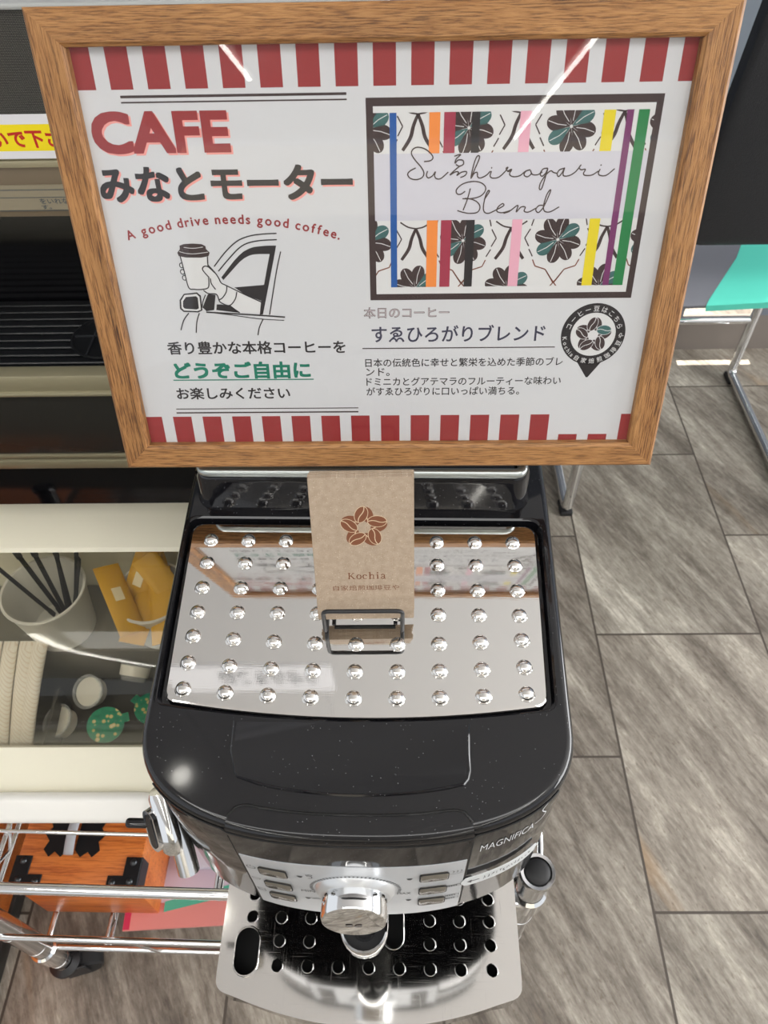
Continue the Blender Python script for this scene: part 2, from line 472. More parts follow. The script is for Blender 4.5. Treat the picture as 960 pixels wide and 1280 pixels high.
# ceiling tube lights running away behind the viewer, seen mirrored in the glazing
tubem = emit('fluorescent_glow', (1, .98, .92), 22)
lampw = mat('lamp_housing', srgb(235, 235, 232), .5)
def tube_light(x, y0, y1, label):
    t = thing('ceiling_tube_light', label, 'ceiling light', (x, (y0+y1)/2, 2.6), 0, 'fluorescent tubes on the ceiling')
    b = NB(); box(b, (0, 0, -.015), (.10, y1-y0, .03), .004); obj('lamp_housing', b, lampw, t)
    b = NB(); tube(b, [(0, -(y1-y0)/2+.02, -.048), (0, (y1-y0)/2-.02, -.048)], .017, 10); obj('fluorescent_tube', b, tubem, t, 40)
tube_light(-1.29, -6.3, -.35, 'long ceiling tube light mirrored top left in the framed poster')
tube_light(1.34, -9.3, -.35, 'long ceiling tube light mirrored top right in the framed poster')
t = thing('ceiling_downlight', 'small round ceiling lamp mirrored on the black lid of the coffee machine', 'ceiling light', (-.61, .60, 2.6))
b = NB(); lathe(b, [(.045, 0), (.045, -.012), (.026, -.016), (.026, -.004)], 28); obj('trim_ring', b, lampw, t, 40)
b = NB(); lathe(b, [(.026, -.006), (0, -.008)], 28); obj('bulb', b, emit('downlight_glow', (1, .97, .9), 16), t)

# ------------------------------------------------------------------ picture frame with the cafe poster
FW, FH, FIW, FIH = .3205, .2366, .288, .2051
fr = thing('picture_frame', 'oak-coloured picture frame holding a red-striped cafe poster, standing on the coffee machine', 'picture frame')
ex = Vector((.9999678, -.0075545, .0027064)); eu = Vector((-.00051190, .27652491, .96100661)); ey = ex.cross(eu)*-1
ey = Vector((.00800834, .96097706, -.27651214))
MF = Matrix((ex, ey, eu)).transposed().to_4x4()
MF.translation = Vector((-.0039, .3526, .9807)) - eu*FH/2
fr.matrix_world = MF
D = .016
def moulding(L, wdt, name, x, z, ang):
    """mitred member, long side outside (local -Z side is the outer edge)"""
    b = NB()
    prof = [(0, D), (0, .0016), (.0016, 0), (wdt-.0022, 0), (wdt-.0004, .0014), (wdt, .006), (wdt, D)]  # (inward, depth)
    rings = []
    for sgn in (-1, 1):
        rings.append([(sgn*(L/2-i), d, i) for i, d in prof])
    loft(b, rings)
    o = obj(name, b, oak, fr, 30); o.location = (x, 0, z); o.rotation_euler = (0, ang, 0); return o
mh, mw = (FH-FIH)/2, (FW-FIW)/2
moulding(FW, mh, 'frame_moulding', 0, 0, 0)
moulding(FW, mh, 'frame_moulding', 0, FH, PI)
moulding(FH, mw, 'frame_moulding', -FW/2, FH/2, PI/2)
moulding(FH, mw, 'frame_moulding', FW/2, FH/2, -PI/2)
b = NB(); box(b, (0, .0027, FH/2), (FIW+.006, .0010, FIH+.006)); obj('glazing', b, pane, fr)
b = NB(); box(b, (0, .0125, FH/2), (FIW+.012, .003, FIH+.012)); obj('backing_board', b, mat('backing_fibreboard', srgb(96, 76, 58), .8), fr)
b = NB(); box(b, (0, .0, 0), (.045, .003, .19), .001, M=Matrix.Translation((0, .045, .105)) @ Matrix.Rotation(math.radians(-20), 4, 'X'))
obj('easel_leg', b, mat('easel_black_board', (.02, .02, .02), .7), fr)

HM = (.357025792, -.004876496, -170.148636323, -.003694191, -.353003653, 121.042678347, 1.3121e-05, -.000488265)
def q(px, py):
    """survey of the print: photo reading -> millimetres on the sheet, from its centre"""
    dn = HM[6]*px+HM[7]*py+1
    return Vector(((HM[0]*px+HM[1]*py+HM[2])/dn, (HM[3]*px+HM[4]*py+HM[5])/dn))
def Q(l, sx=1, ox=0, oy=0): return [q(ox+x/sx, oy+y/sx) for x, y in l]
def bb(x0, x1, yt, yb):
    """straight box on the sheet from its left/right at mid height and top/bottom at mid width"""
    ym, xm = (yt+yb)/2, (x0+x1)/2
    return q(x0, ym).x, q(x1, ym).x, q(xm, yb).y, q(xm, yt).y
pm = [mat('poster_paper', srgb(211, 212, 214), .6),            # 0
      mat('print_red', srgb(148, 44, 46), .6),                # 1
      mat('print_dark_brown', srgb(58, 42, 42), .6),          # 2
      mat('print_black', srgb(33, 29, 32), .6),               # 3
      mat('print_pink_shadow', srgb(240, 160, 152), .55),      # 4
      mat('print_green', srgb(12, 122, 98), .55),              # 5
      mat('print_teal', srgb(58, 102, 100), .55),              # 6
      mat('print_blue', srgb(18, 84, 158), .55),               # 7
      mat('print_orange', srgb(240, 140, 62), .55),            # 8
      mat('print_crimson', srgb(160, 48, 72), .55),            # 9
      mat('print_soft_pink', srgb(232, 172, 190), .55),        # 10
      mat('print_yellow', srgb(228, 208, 30), .55),            # 11
      mat('print_purple', srgb(116, 44, 100), .55),            # 12
      mat('print_leaf_green', srgb(24, 124, 66), .55),         # 13
      mat('print_navy', srgb(56, 56, 78), .55),                # 14
      mat('print_rust_line', srgb(122, 66, 44), .55),          # 15
      mat('print_offwhite', srgb(220, 220, 219), .6),          # 16
      mat('print_box_grey', srgb(206, 205, 214), .6),          # 17
      mat('print_outline_fill', srgb(186, 174, 176), .6)]      # 18
pb = NB()
def fpos(u, v, lay): return (u/1000, .0052-.00002*lay, FH/2+v/1000)
ink = Ink(pb, fpos)
PW, PH = FIW*500+2, FIH*500+2
ink.poly([(-PW, -PH), (PW, -PH), (PW, PH), (-PW, PH)], 0, 0)
# awning stripes
def stripes(left_px, right_px, pyo, v0, v1):
    pass
ue = [q(x, 62).x for x in (109.5, 157.2, 205.2, 253.6)]
per = (ue[3]-ue[0])/3
ws = ue[0]-q(128.6, 62).x + per          # red width = period minus white gap
vt = q(400, 108.5).y
for k in range(-1, 20):
    x1 = ue[0]+k*per; x0 = x1-ws
    x0, x1 = max(x0, -PW), min(x1, PW)
    if x1-x0 > .5 and x0 < q(876, 80).x: ink.poly([(x0, vt), (x1, vt), (x1, PH), (x0, PH)], 1, 1)
le = [q(x, 523).x for x in (215.7, 253.7, 290.3, 327.4, 364, 401.4)]
per2 = (le[5]-le[0])/5; ws2 = q(238.8, 523).x-le[0]; vb = q(440, 520.5).y
qrx0, qrx1 = q(694, 520).x, q(764, 520).x
for k in range(-1, 20):
    x0 = le[0]+k*per2; x1 = x0+ws2
    x0, x1 = max(x0, -PW), min(x1, PW)
    if x1-x0 < .5: continue
    top = vb
    if x1 > qrx0 and x0 < qrx1: top = q(730, 543.5).y          # the white square beside the stripes stays blank
    ink.poly([(x0, -PH), (x1, -PH), (x1, top), (x0, top)], 1, 1)
# rules
def rule(x0, x1, y, th, mi): 
    a, b_, _, _ = bb(x0, x1, y, y); v = q((x0+x1)/2, y).y; h = th*.17
    ink.poly([(a, v-h), (b_, v-h), (b_, v+h), (a, v+h)], mi, 1)
rule(149, 433, 119.3, 3.4, 2); rule(150, 433.5, 126.5, 2, 2)
rule(219.5, 448, 511.6, 1.7, 2); rule(220, 448, 516.4, 2.6, 2)
rule(453, 694, 435.6, 1.8, 2)
# headline
for mi, lay, dx, dy in ((4, 2, .9, -.9), (1, 6, 0, 0)):
    ink.text('CAFE', *bb(113.5, 286, 138.5, 192.5), mi, lay, .031, dx, dy)
for mi, lay, dx, dy in ((4, 2, .8, -.8), (3, 6, 0, 0)):
    ink.text('みなとモーター', *bb(122.5, 441, 207, 252), mi, lay, .032, dx, dy)
# arc slogan
def arc_text(s, p0, pm_, p1, h, mi, lay, offset=.012, gap=1.0, flip=False):
    ax, ay = p0; bx, by = pm_; cx_, cy_ = p1
    dd = 2*(ax*(by-cy_)+bx*(cy_-ay)+cx_*(ay-by))
    ux = ((ax*ax+ay*ay)*(by-cy_)+(bx*bx+by*by)*(cy_-ay)+(cx_*cx_+cy_*cy_)*(ay-by))/dd
    uy = ((ax*ax+ay*ay)*(cx_-bx)+(bx*bx+by*by)*(ax-cx_)+(cx_*cx_+cy_*cy_)*(bx-ax))/dd
    R = math.hypot(ax-ux, ay-uy); a0 = math.atan2(ay-uy, ax-ux); a1 = math.atan2(cy_-uy, cx_-ux)
    circ_text(s, ux, uy, R, a0, a1, h, mi, lay, offset, False)
def adv(ch):
    if ch == ' ': return .3
    vs, fs = text_geo(ch, 0); a, b_ = min(v[0] for v in vs), max(v[0] for v in vs)
    return (b_-a)+.11 if ord(ch) < 256 else .97
def circ_text(s, ux, uy, R, a0, a1, h, mi, lay, offset=.01, inside=False, xs=1.0):
    A = [adv(c) for c in s]; tot = sum(A); acc = 0
    for ch, ad in zip(s, A):
        t = (acc+ad/2)/tot; acc += ad
        if ch == ' ': continue
        a = a0+(a1-a0)*t; vs, fs = text_geo(ch, 0)
        if ord(ch) < 256: mx = (min(v[0] for v in vs)+max(v[0] for v in vs))/2
        else: mx = .5
        up = a+PI if inside else a
        cx_, cy_ = ux+R*math.cos(a), uy+R*math.sin(a)
        rx, ry = math.sin(up), -math.cos(up)   # reading direction: 90 deg clockwise from up
        for k in range(5):
            e = 0 if k == 4 else offset*h; ox, oy = e*math.cos(k*PI/2), e*math.sin(k*PI/2)
            ink.mesh([(ox+cx_+((x-mx)*rx*xs+y*math.cos(up))*h, oy+cy_+((x-mx)*ry*xs+y*math.sin(up))*h) for x, y in vs], fs, mi, lay+.2*k)
arc_text('A good drive needs good coffee.', q(158, 301.5), q(291, 280), q(425, 300.5), 6.5, 1, 2, .026)
# lower left words
ink.text('香り豊かな本格コーヒーを', *bb(208.5, 432, 427, 443.5), 3, 2, .022)
ink.text('どうぞご自由に', *bb(217, 388, 453, 474.5), 5, 2, .034)
rule(216, 392, 475.6, 2.0, 5)
ink.text('お楽しみください', *bb(220, 362.5, 485, 500), 3, 2, .022)
# right words
ink.text('本日のコーヒー', *bb(454.5, 562, 384.5, 398.5), 2, 2, .028)
ink.text('本日のコーヒー', *bb(455.3, 561.2, 385.2, 397.8), 18, 3, 0)
ink.text('すゑひろがりブレンド', *bb(464.5, 682, 407, 428), 14, 2, .016)
ink.text('日本の伝統色に幸せと繁栄を込めた季節のブレ', *bb(456.5, 704, 448, 459), 3, 2, .012)
ink.text('ンド。', *bb(457.5, 487, 461, 471), 3, 2, .012)
ink.text('ドミニカとグアテマラのフルーティーな味わい', *bb(458, 701.5, 472, 482.6), 3, 2, .012)
ink.text('がすゑひろがりに口いっぱい満ちる。', *bb(458, 649.5, 484.5, 495), 3, 2, .012)
# blend card: brown box, flower strips, colour bars
o = [q(457, 123), q(832.5, 116), q(789.8, 372.7), q(463, 376.5)]; i_ = [q(466, 133.3), q(822, 127.7), q(783, 365), q(470.8, 368.8)]
ox0, ox1 = (o[0].x+o[3].x)/2, (o[1].x+o[2].x)/2; oy1, oy0 = (o[0].y+o[1].y)/2, (o[2].y+o[3].y)/2
ix0, ix1 = (i_[0].x+i_[3].x)/2, (i_[1].x+i_[2].x)/2; iy1, iy0 = (i_[0].y+i_[1].y)/2, (i_[2].y+i_[3].y)/2
ink.poly([(ox0, oy0), (ox1, oy0), (ox1, oy1), (ox0, oy1)], 2, 1)
ink.poly([(ix0, iy0), (ix1, iy0), (ix1, iy1), (ix0, iy1)], 16, 2)
s1 = (q(640, 189.8).y-.3, q(640, 139).y); s2 = (q(620, 358.5).y, q(620, 275).y)
ink.poly([(ix0, s2[1]), (ix1, s2[1]), (ix1, s1[0]), (ix0, s1[0])], 17, 3)
f0 = q(586.5, 160); f1 = q(715, 158); fp = f1.x-f0.x
def petal(cx, cy, ang, R, mi, strip, lay):
    def hw_(t, m): return R*m*((t/.62)**1.15 if t < .62 else math.sqrt(max(0, 1-((t-.62)/.38)**2)))
    ts = [.06, .2, .35, .5, .62, .74, .84, .92, .97, 1.0]
    pts = [(R*t, hw_(t, .30)) for t in ts]+[(R*t, -hw_(t, .265)) for t in ts[-2::-1]]
    c, s_ = math.cos(ang), math.sin(ang)
    P = clip([(cx+x*c-y*s_, cy+x*s_+y*c) for x, y in pts], ix0, ix1, *strip)
    if len(P) > 2: ink.poly(P, mi, lay)
    vein = [(R*.2, 0), (R*.55, R*.03), (R*.95, -R*.02)]
    for a, b_ in zip(vein, vein[1:]):
        wv = R*.014
        P = clip([(cx+x*c-y*s_, cy+x*s_+y*c) for x, y in ((a[0], a[1]-wv), (b_[0], b_[1]-wv), (b_[0], b_[1]+wv), (a[0], a[1]+wv))], ix0, ix1, *strip)
        if len(P) > 2: ink.poly(P, 16, lay+1)
def cstroke(pts, wd, mi, strip, lay, taper=None):
    p = [Vector(v) for v in pts]; n = len(p)
    for k in range(n-1):
        d = (p[k+1]-p[k]); nn = Vector((-d.y, d.x)).normalized()
        t0, t1 = k/(n-1), (k+1)/(n-1)
        w0 = wd*(taper(t0) if taper else 1)/2; w1 = wd*(taper(t1) if taper else 1)/2
        P = clip([p[k]+nn*w0, p[k]-nn*w0, p[k+1]-nn*w1, p[k+1]+nn*w1], ix0, ix1, *strip)
        if len(P) > 2: ink.poly(P, mi, lay)
def flower(cx, cy, strip, R=12.2):
    for k in range(8):
        petal(cx, cy, math.radians(-12+45*k), R, 6 if k in (1, 5) else 2, strip, 4)
def motifs(cx, cy, strip):
    """curved branches half way between two flowers and the broken hexagon round each flower"""
    for sx in (-1, 1):
        mx = cx+fp/2
        cstroke(catmull([(mx, cy+6.2), (mx+sx*2.2, cy+1), (mx+sx*3.6, cy-4), (mx+sx*7.4, cy-9.6)]), 1.7, 2, strip, 4, lambda t: .75+.9*t*(1.15-t))
        cstroke(catmull([(mx, cy+6.2), (mx+sx*4, cy+7.0), (mx+sx*8, cy+9.4)]), .75, 2, strip, 4)
        for a in ([(12.8, 12), (14.2, 7)], [(14.6, 5.5), (17.2, 1), (14.8, -3.2)], [(14.6, -4.6), (12.4, -8.4)], [(12.2, -10), (10.6, -13.4), (5.0, -15.2), (0, -22.5)], [(5.0, -15.2), (1.6, -20), (-3.2, -26)]):
            cstroke([(cx+sx*x, cy+y) for x, y in a], .62, 15 if a[0][1] < -9 else 2, strip, 4)
for k in range(-1, 3):
    flower(f0.x+k*fp, f0.y, s1); motifs(f0.x+k*fp, f0.y, s1)
g0 = q(579, 301.5); g1 = q(699, 299.8); 
for k in range(-1, 3):
    flower(g0.x+k*fp, (g0.y+g1.y)/2, s2); motifs(g0.x+k*fp, (g0.y+g1.y)/2, s2)
    flower(g0.x+(k+.5)*fp, (g0.y+g1.y)/2-24.5, s2)
def bar(pts, mi, strip, lay=7):
    xs = [q(*p).x for p in pts]; xa = (xs[0]+xs[2])/2; xb = (xs[1]+xs[3])/2
    ink.poly([(xa, strip[0]), (xb, strip[0]), (xb, strip[1]), (xa, strip[1])], mi, lay)
for xa, xb, xc, xd, mi in ((536.5, 551, 536.5, 549.3, 8), (555.6, 569.3, 554.3, 569, 9), (591.5, 600.4, 588, 599, 3), (652, 665, 647, 661, 10), (755.6, 770.6, 749.8, 764, 11)):
    bar([(xa, 141), (xb, 141), (xc, 192), (xd, 192)], mi, s1)
for xa, xb, xc, xd, mi in ((534, 547, 532.3, 546, 8), (551.5, 564, 549.3, 562.5, 9), (582.7, 593, 580.2, 590.6, 3), (640.6, 653, 635, 647.3, 10), (738, 751, 727, 739.7, 11)):
    bar([(xa, 275), (xb, 275), (xc, 358.5), (xd, 358.5)], mi, s2)
full = (s2[0], s1[1])
bar([(487.5, 141), (496, 141), (488.5, 360), (496.3, 360)], 7, full)
bar([(785.8, 137), (794, 137), (753, 357), (761, 357)], 12, full, 8)
bar([(800.4, 136), (814, 136), (766, 357), (778.5, 357)], 13, full, 8)
# handwriting
sc1 = dict(sx=6.857, ox=500, oy=180); sc2 = dict(sx=6.0, ox=630, oy=180)
for L, kw in (
 ([(208, 153), (262, 145), (284, 118), (262, 80), (210, 42), (150, 30), (110, 50), (100, 88), (132, 142), (182, 200), (206, 250), (190, 290), (140, 308), (90, 297), (67, 265), (85, 235), (135, 208)], sc1),
 ([(237, 235), (228, 272), (245, 293), (280, 275), (305, 240), (298, 275), (315, 300), (355, 296), (415, 243)], sc1),
 ([(468, 106), (522, 92), (484, 130), (474, 166), (500, 140), (540, 142), (546, 174), (512, 192), (482, 178)], sc1),
 ([(520, 188), (470, 228), (430, 268), (480, 240), (504, 246), (490, 272), (530, 244), (572, 240), (562, 270), (520, 290)], sc1),
 ([(609, 299), (640, 225), (680, 132), (681, 104), (660, 112), (634, 180), (611, 290), (640, 252), (664, 247), (668, 284), (692, 293), (740, 272), (776, 236)], sc1),
 ([(786, 235), (775, 278), (800, 295), (850, 286), (900, 242), (928, 203), (912, 212), (930, 238), (960, 226)], sc1),
 ([(787, 202), (789, 211)], sc1),
 ([(26, 208), (60, 192), (44, 228), (70, 247), (120, 240), (165, 206), (200, 195)], sc2),
 ([(200, 196), (167, 206), (153, 234), (178, 248), (206, 226), (202, 200), (216, 230), (256, 232), (290, 212)], sc2),
 ([(330, 183), (296, 190), (275, 224), (288, 244), (316, 220), (332, 184), (315, 245), (286, 335), (268, 338), (276, 296), (312, 240), (352, 204), (376, 216), (402, 222)], sc2),
 ([(456, 184), (420, 196), (402, 226), (414, 246), (440, 216), (458, 180), (446, 226), (458, 243), (502, 235), (545, 205), (582, 158), (568, 178), (582, 195), (614, 192), (600, 222), (612, 237), (662, 235), (712, 205)], sc2),
 ([(725, 190), (712, 222), (726, 238), (772, 236), (834, 187)], sc2),
 ([(729, 163), (735, 157)], sc2),
 ([(605, 385), (578, 480), (543, 570)], sc1),
 ([(560, 408), (520, 434), (488, 426), (488, 390), (540, 345), (620, 324), (690, 332), (733, 366), (730, 410), (690, 450), (620, 470), (538, 472)], sc1),
 ([(560, 468), (620, 478), (668, 504), (688, 545), (665, 588), (600, 598), (540, 588), (494, 574)], sc1),
 ([(724, 480), (768, 412), (757, 404), (735, 450), (717, 540), (726, 586), (762, 597), (822, 570), (890, 532), (880, 514), (842, 545), (834, 580), (872, 592), (920, 582), (960, 568)], sc1),
 ([(0, 522), (42, 508), (106, 462), (94, 512), (130, 476), (162, 476), (154, 506), (186, 513), (242, 484)], sc2),
 ([(300, 463), (264, 465), (241, 496), (262, 516), (302, 470), (351, 360), (345, 350), (320, 392), (299, 472), (310, 508), (352, 510), (416, 474)], sc2)):
    ink.stroke(Q(L, **kw), .6, 2, 9)
# drive-through picture
cr = dict(sx=5.647, ox=200, oy=270)
def ln(L, wd, lay=5, mi=3, smooth=True): ink.stroke(Q(L, **cr), wd, mi, lay, smooth)
def fill(L, mi=3, lay=3, sm=False): ink.poly(catmull(Q(L, **cr), 4, True) if sm else Q(L, **cr), mi, lay)
ln([(380, 360), (440, 280), (500, 215), (560, 170), (640, 142), (730, 130), (820, 126)], .62)
ln([(410, 393), (480, 310), (550, 235), (610, 197), (700, 177), (822, 170)], .62)
outer = [(430, 437), (475, 378), (520, 320), (555, 282), (590, 252), (625, 234), (660, 222), (740, 213), (818, 212)]
innr = [(772, 272), (700, 272), (665, 274), (630, 282), (595, 300), (560, 328), (520, 372), (480, 417), (445, 456)]
for k in range(8): fill([outer[k], outer[k+1], innr[7-k], innr[8-k]])
fill([(772, 272), (818, 212), (808, 270), (770, 470), (725, 700), (702, 700), (712, 605), (733, 487)])
ln([(850, 255), (825, 370), (800, 520), (772, 700)], .62)
ln([(325, 683), (500, 693), (700, 705), (880, 718)], .85)
ln([(345, 684), (500, 703), (700, 730), (875, 741)], .5)
fill([(523, 508), (733, 490), (712, 603), (600, 560)])
fill([(335, 556), (390, 560), (380, 668), (325, 676), (298, 650)])
fill([(398, 628), (430, 628), (490, 640), (560, 688), (395, 668)])
fill([(165, 553), (258, 543), (286, 566), (297, 670), (268, 685), (165, 682), (138, 660), (135, 598)], 3, 5)
fill([(170, 562), (255, 554), (276, 574), (286, 666), (262, 675), (168, 671), (150, 654), (146, 602)], 16, 6)
fill([(180, 576), (252, 570), (264, 582), (272, 655), (256, 664), (172, 658), (160, 645), (160, 605)], 3, 7)
ln([(318, 560), (300, 610), (295, 650)], .55)
ln([(200, 690), (165, 740), (145, 810)], .62); ln([(275, 690), (258, 750), (253, 828)], .62); ln([(725, 735), (700, 790), (690, 845)], .62)
fill([(480, 493), (600, 560), (710, 605), (704, 690), (560, 686), (490, 635), (415, 600), (395, 555), (340, 550), (305, 528), (345, 440), (335, 350), (385, 400), (430, 475)], 16, 6)
ln([(335, 348), (385, 402), (412, 442), (430, 476), (470, 496), (600, 560), (712, 610)], .62, 8)
ln([(470, 496), (465, 540), (440, 580), (415, 600), (440, 622), (490, 635), (528, 592), (540, 540)], .62, 8)
ln([(490, 635), (525, 662), (560, 686)], .62, 8); ln([(415, 600), (395, 556), (340, 551), (305, 529)], .62, 8)
ln([(352, 436), (360, 480), (390, 522)], .62, 8)
for cx_, cy_ in ((150, 352), (156, 398), (170, 440)):
    ink.disc(*q(200+cx_/5.647, 270+cy_/5.647), 1.35, 1.5, 3, 5); ink.disc(*q(200+cx_/5.647, 270+cy_/5.647), .85, 1.0, 16, 6)
fill([(140, 288), (335, 288), (342, 506), (300, 522), (240, 522), (200, 508)], 16, 7)
ln([(140, 288), (170, 400), (200, 508), (240, 521), (300, 521), (340, 505), (341, 440)], .62, 9)
ln([(332, 290), (336, 360)], .62, 9)
fill([(345, 438), (312, 402), (297, 376), (312, 358), (340, 364), (385, 405), (360, 440)], 16, 9, True)
ln([(345, 438), (312, 402), (297, 376), (312, 358), (340, 364), (385, 405)], .62, 10)
fill([(135, 212), (165, 201), (230, 197), (290, 202), (318, 215), (322, 236), (349, 262), (340, 286), (290, 297), (180, 296), (130, 286), (119, 262), (137, 238)], 2, 10)
ln([(165, 224), (230, 231), (300, 222)], .3, 12, 16); ln([(133, 254), (180, 266), (240, 270), (335, 258)], .3, 12, 16)
# map-pin badge
pc = (q(701.5, 425)+q(782.6, 412.4)+q(748.4, 379.7)+q(735.8, 457))/4; pr = (q(782.6, 412.4)-q(701.5, 425)).length/2
ink.disc(pc.x, pc.y, pr, pr, 3, 2, 0, 48)
tip = q(733.8, 472.5); ink.poly([(pc.x-pr*.42, pc.y-pr*.86), (tip.x-.5, tip.y), (tip.x+.5, tip.y), (pc.x+pr*.42, pc.y-pr*.86)], 3, 2)
ink.disc(pc.x, pc.y, pr*.70, pr*.70, 16, 4, 0, 48)
bean_flower(ink, pc.x, pc.y-.3, pr*.60, 2, 16, 5, 6, 4)
circ_text('コーヒー豆はこちら', pc.x, pc.y, pr*.755, math.radians(170), math.radians(10), 3.5, 16, 5, .012, False)
circ_text('Kochia自家焙煎珈琲豆や', pc.x, pc.y, pr*.945, math.radians(182), math.radians(366), 3.3, 16, 5, .012, True)
obj('printed_poster', pb, pm, fr, 'keep')

# ------------------------------------------------------------------ bean-to-cup coffee machine (local: x across, y back, z up from its feet)
ZB = .478
cm = thing('coffee_machine', 'glossy black bean-to-cup coffee machine with a dimpled steel cup tray on top', 'coffee machine', (-.0195, .25, ZB), math.radians(-1.2))
HW = .1165
def yfront(x):
    a = min(1, abs(x)/HW); return -.072-.0615*(1-a**2.45)**(1/2.45)
def zdeck(y): return .350-.06*(.08-y) if y < .09 else .3506
def body_outline(inset=0, yb=.245, n=40):
    pts = []
    hb = .1195-inset; hf = HW-inset
    for k in range(n+1):
        a = PI*k/n; c = math.cos(a); x = hf*math.copysign(abs(c)**.72, c)
        f = abs(x)/hf; pts.append((x, -.072-(.0615-inset)*(1-min(1, f)**2.45)**(1/2.45)))
    # pts run from right (+x) over the front to left
    out = pts + [(-hf-(hb-hf)*t, -.072+(.08+.072)*t) for t in (.25, .5, .75, 1)]
    out += [(-hb, .16), (-hb, yb-.02), (-hb+.006, yb-.006), (-hb+.02, yb), (0, yb), (hb-.02, yb), (hb-.006, yb-.006), (hb, yb-.02), (hb, .16)]
    out += [(hb-(hb-hf)*t, .08-(.08+.072)*t) for t in (0, .25, .5, .75)]
    return out
def polar(poly, angs, cx=0, cy=0):
    out = []
    for a in angs:
        d = (math.cos(a), math.sin(a)); best = None
        for i in range(len(poly)):
            x1, y1 = poly[i-1][0]-cx, poly[i-1][1]-cy; x2, y2 = poly[i][0]-cx, poly[i][1]-cy
            ex_, ey_ = x2-x1, y2-y1; den = d[0]*ey_-d[1]*ex_
            if abs(den) < 1e-12: continue
            t = (x1*ey_-y1*ex_)/den; u = (x1*d[1]-y1*d[0])/den
            if t > 0 and -1e-6 <= u <= 1+1e-6 and (best is None or t > best): best = t
        out.append((cx+d[0]*best, cy+d[1]*best))
    return out
def tray_poly(g=0):
    """steel tray outline: nearly square back corners, bowed front"""
    L = []
    yb, yf0 = .0595+g, -.0615-g; hb, hf = .1105+g, .1068+g; r = .007
    def corner(cx, cy, a0, sx):
        for i in range(7):
            a = math.radians(a0+90*i/6); L.append((cx+r*math.cos(a), cy+r*math.sin(a)))
    corner(hb-r, yb-r, 0, 1); corner(-hb+r, yb-r, 90, -1); corner(-hf+r, yf0+r, 180, -1)
    for k in range(1, 16):
        t = k/16; x = -hf+r+(2*hf-2*r)*t; L.append((x, yf0-.0075*(1-(2*t-1)**2)))
    corner(hf-r, yf0+r, 270, 1)
    return [(x-.0018, y) for x, y in L]
base_angs = [2*PI*k/220 for k in range(220)]
def corner_angs(poly): return [math.atan2(y, x) % (2*PI) for x, y in poly]
angs = sorted(set(round(a, 5) for a in base_angs+corner_angs(tray_poly(.0035))+corner_angs(body_outline(.004))))
def ring(poly, zf): return [(x, y, zf(x, y)) for x, y in polar(poly, angs)]
# upper housing: wall + rounded deck edge + deck with a recess for the steel tray
b = NB()
bo = body_outline
rings = [ring(bo(.012), lambda x, y: .196), ring(bo(.0015), lambda x, y: .193), ring(bo(), lambda x, y: .1965),
         ring(bo(), lambda x, y: zdeck(y)-.0055), ring(bo(.0006), lambda x, y: zdeck(y)-.003), ring(bo(.0020), lambda x, y: zdeck(y)-.0010),
         ring(bo(.0038), lambda x, y: zdeck(y)), ring(bo(.0050), lambda x, y: zdeck(y)), ring(tray_poly(.0048), lambda x, y: zdeck(y)),
         ring(tray_poly(.0042), lambda x, y: zdeck(y)), ring(tray_poly(.0030), lambda x, y: zdeck(y)-.0008), ring(tray_poly(.0022), lambda x, y: zdeck(y)-.0075),
         ring(tray_poly(.0004), lambda x, y: zdeck(y)-.0080)]
loft(b, rings, True, True)
obj('upper_housing', b, black, cm, 32)
# lower column and base behind / under the drip tray
b = NB(); prism(b, rrect(.113, .125, .02, 6, 0, .115), .008, .196); obj('lower_housing', b, black, cm, 35)
for sx in (-1, 1):
    for y in (-.02, .20): b = NB(); prism(b, [(sx*.085+.012*math.cos(a*PI/8), y+.012*math.sin(a*PI/8)) for a in range(16)], 0, .009); obj('foot', b, rubber, cm)
# steel cup tray with domed studs (one pressed sheet)
b = NB()
def ztray(y): return zdeck(y)-.0022-.015*(.06-y)
tp = tray_poly(-.0002)
tr = [ring(tp, lambda x, y: ztray(y)-.002), ring(tp, lambda x, y: ztray(y)-.0004), ring(tray_poly(-.0009), lambda x, y: ztray(y))]
loft(b, tr, True, True)
for r_ in range(7):
    for c_ in range(9):
        x, y = -.0026+(c_-4)*.0240, .0466-.0169*r_-(.004*(1-((c_-4)/4)**2) if r_ > 3 else .001*(r_ > 1))
        if r_ == 6: y += .001
        R_ = .0044
        prof = [(R_*1.12, -.0002), (R_, .0002)]+[(R_*math.cos(t), .0002+.0030*math.sin(t)) for t in (.12, .25, .38, .5, .63, .75, .88, 1.0, 1.13, 1.25, 1.38, 1.47)]+[(0, .0033)]
        lathe(b, prof, 24, Matrix.Translation((x, y, ztray(y))))
ctm = obj('cup_tray', b, steel, cm, 25)
for p_ in ctm.data.polygons:
    if p_.area > 2e-4: p_.use_smooth = False
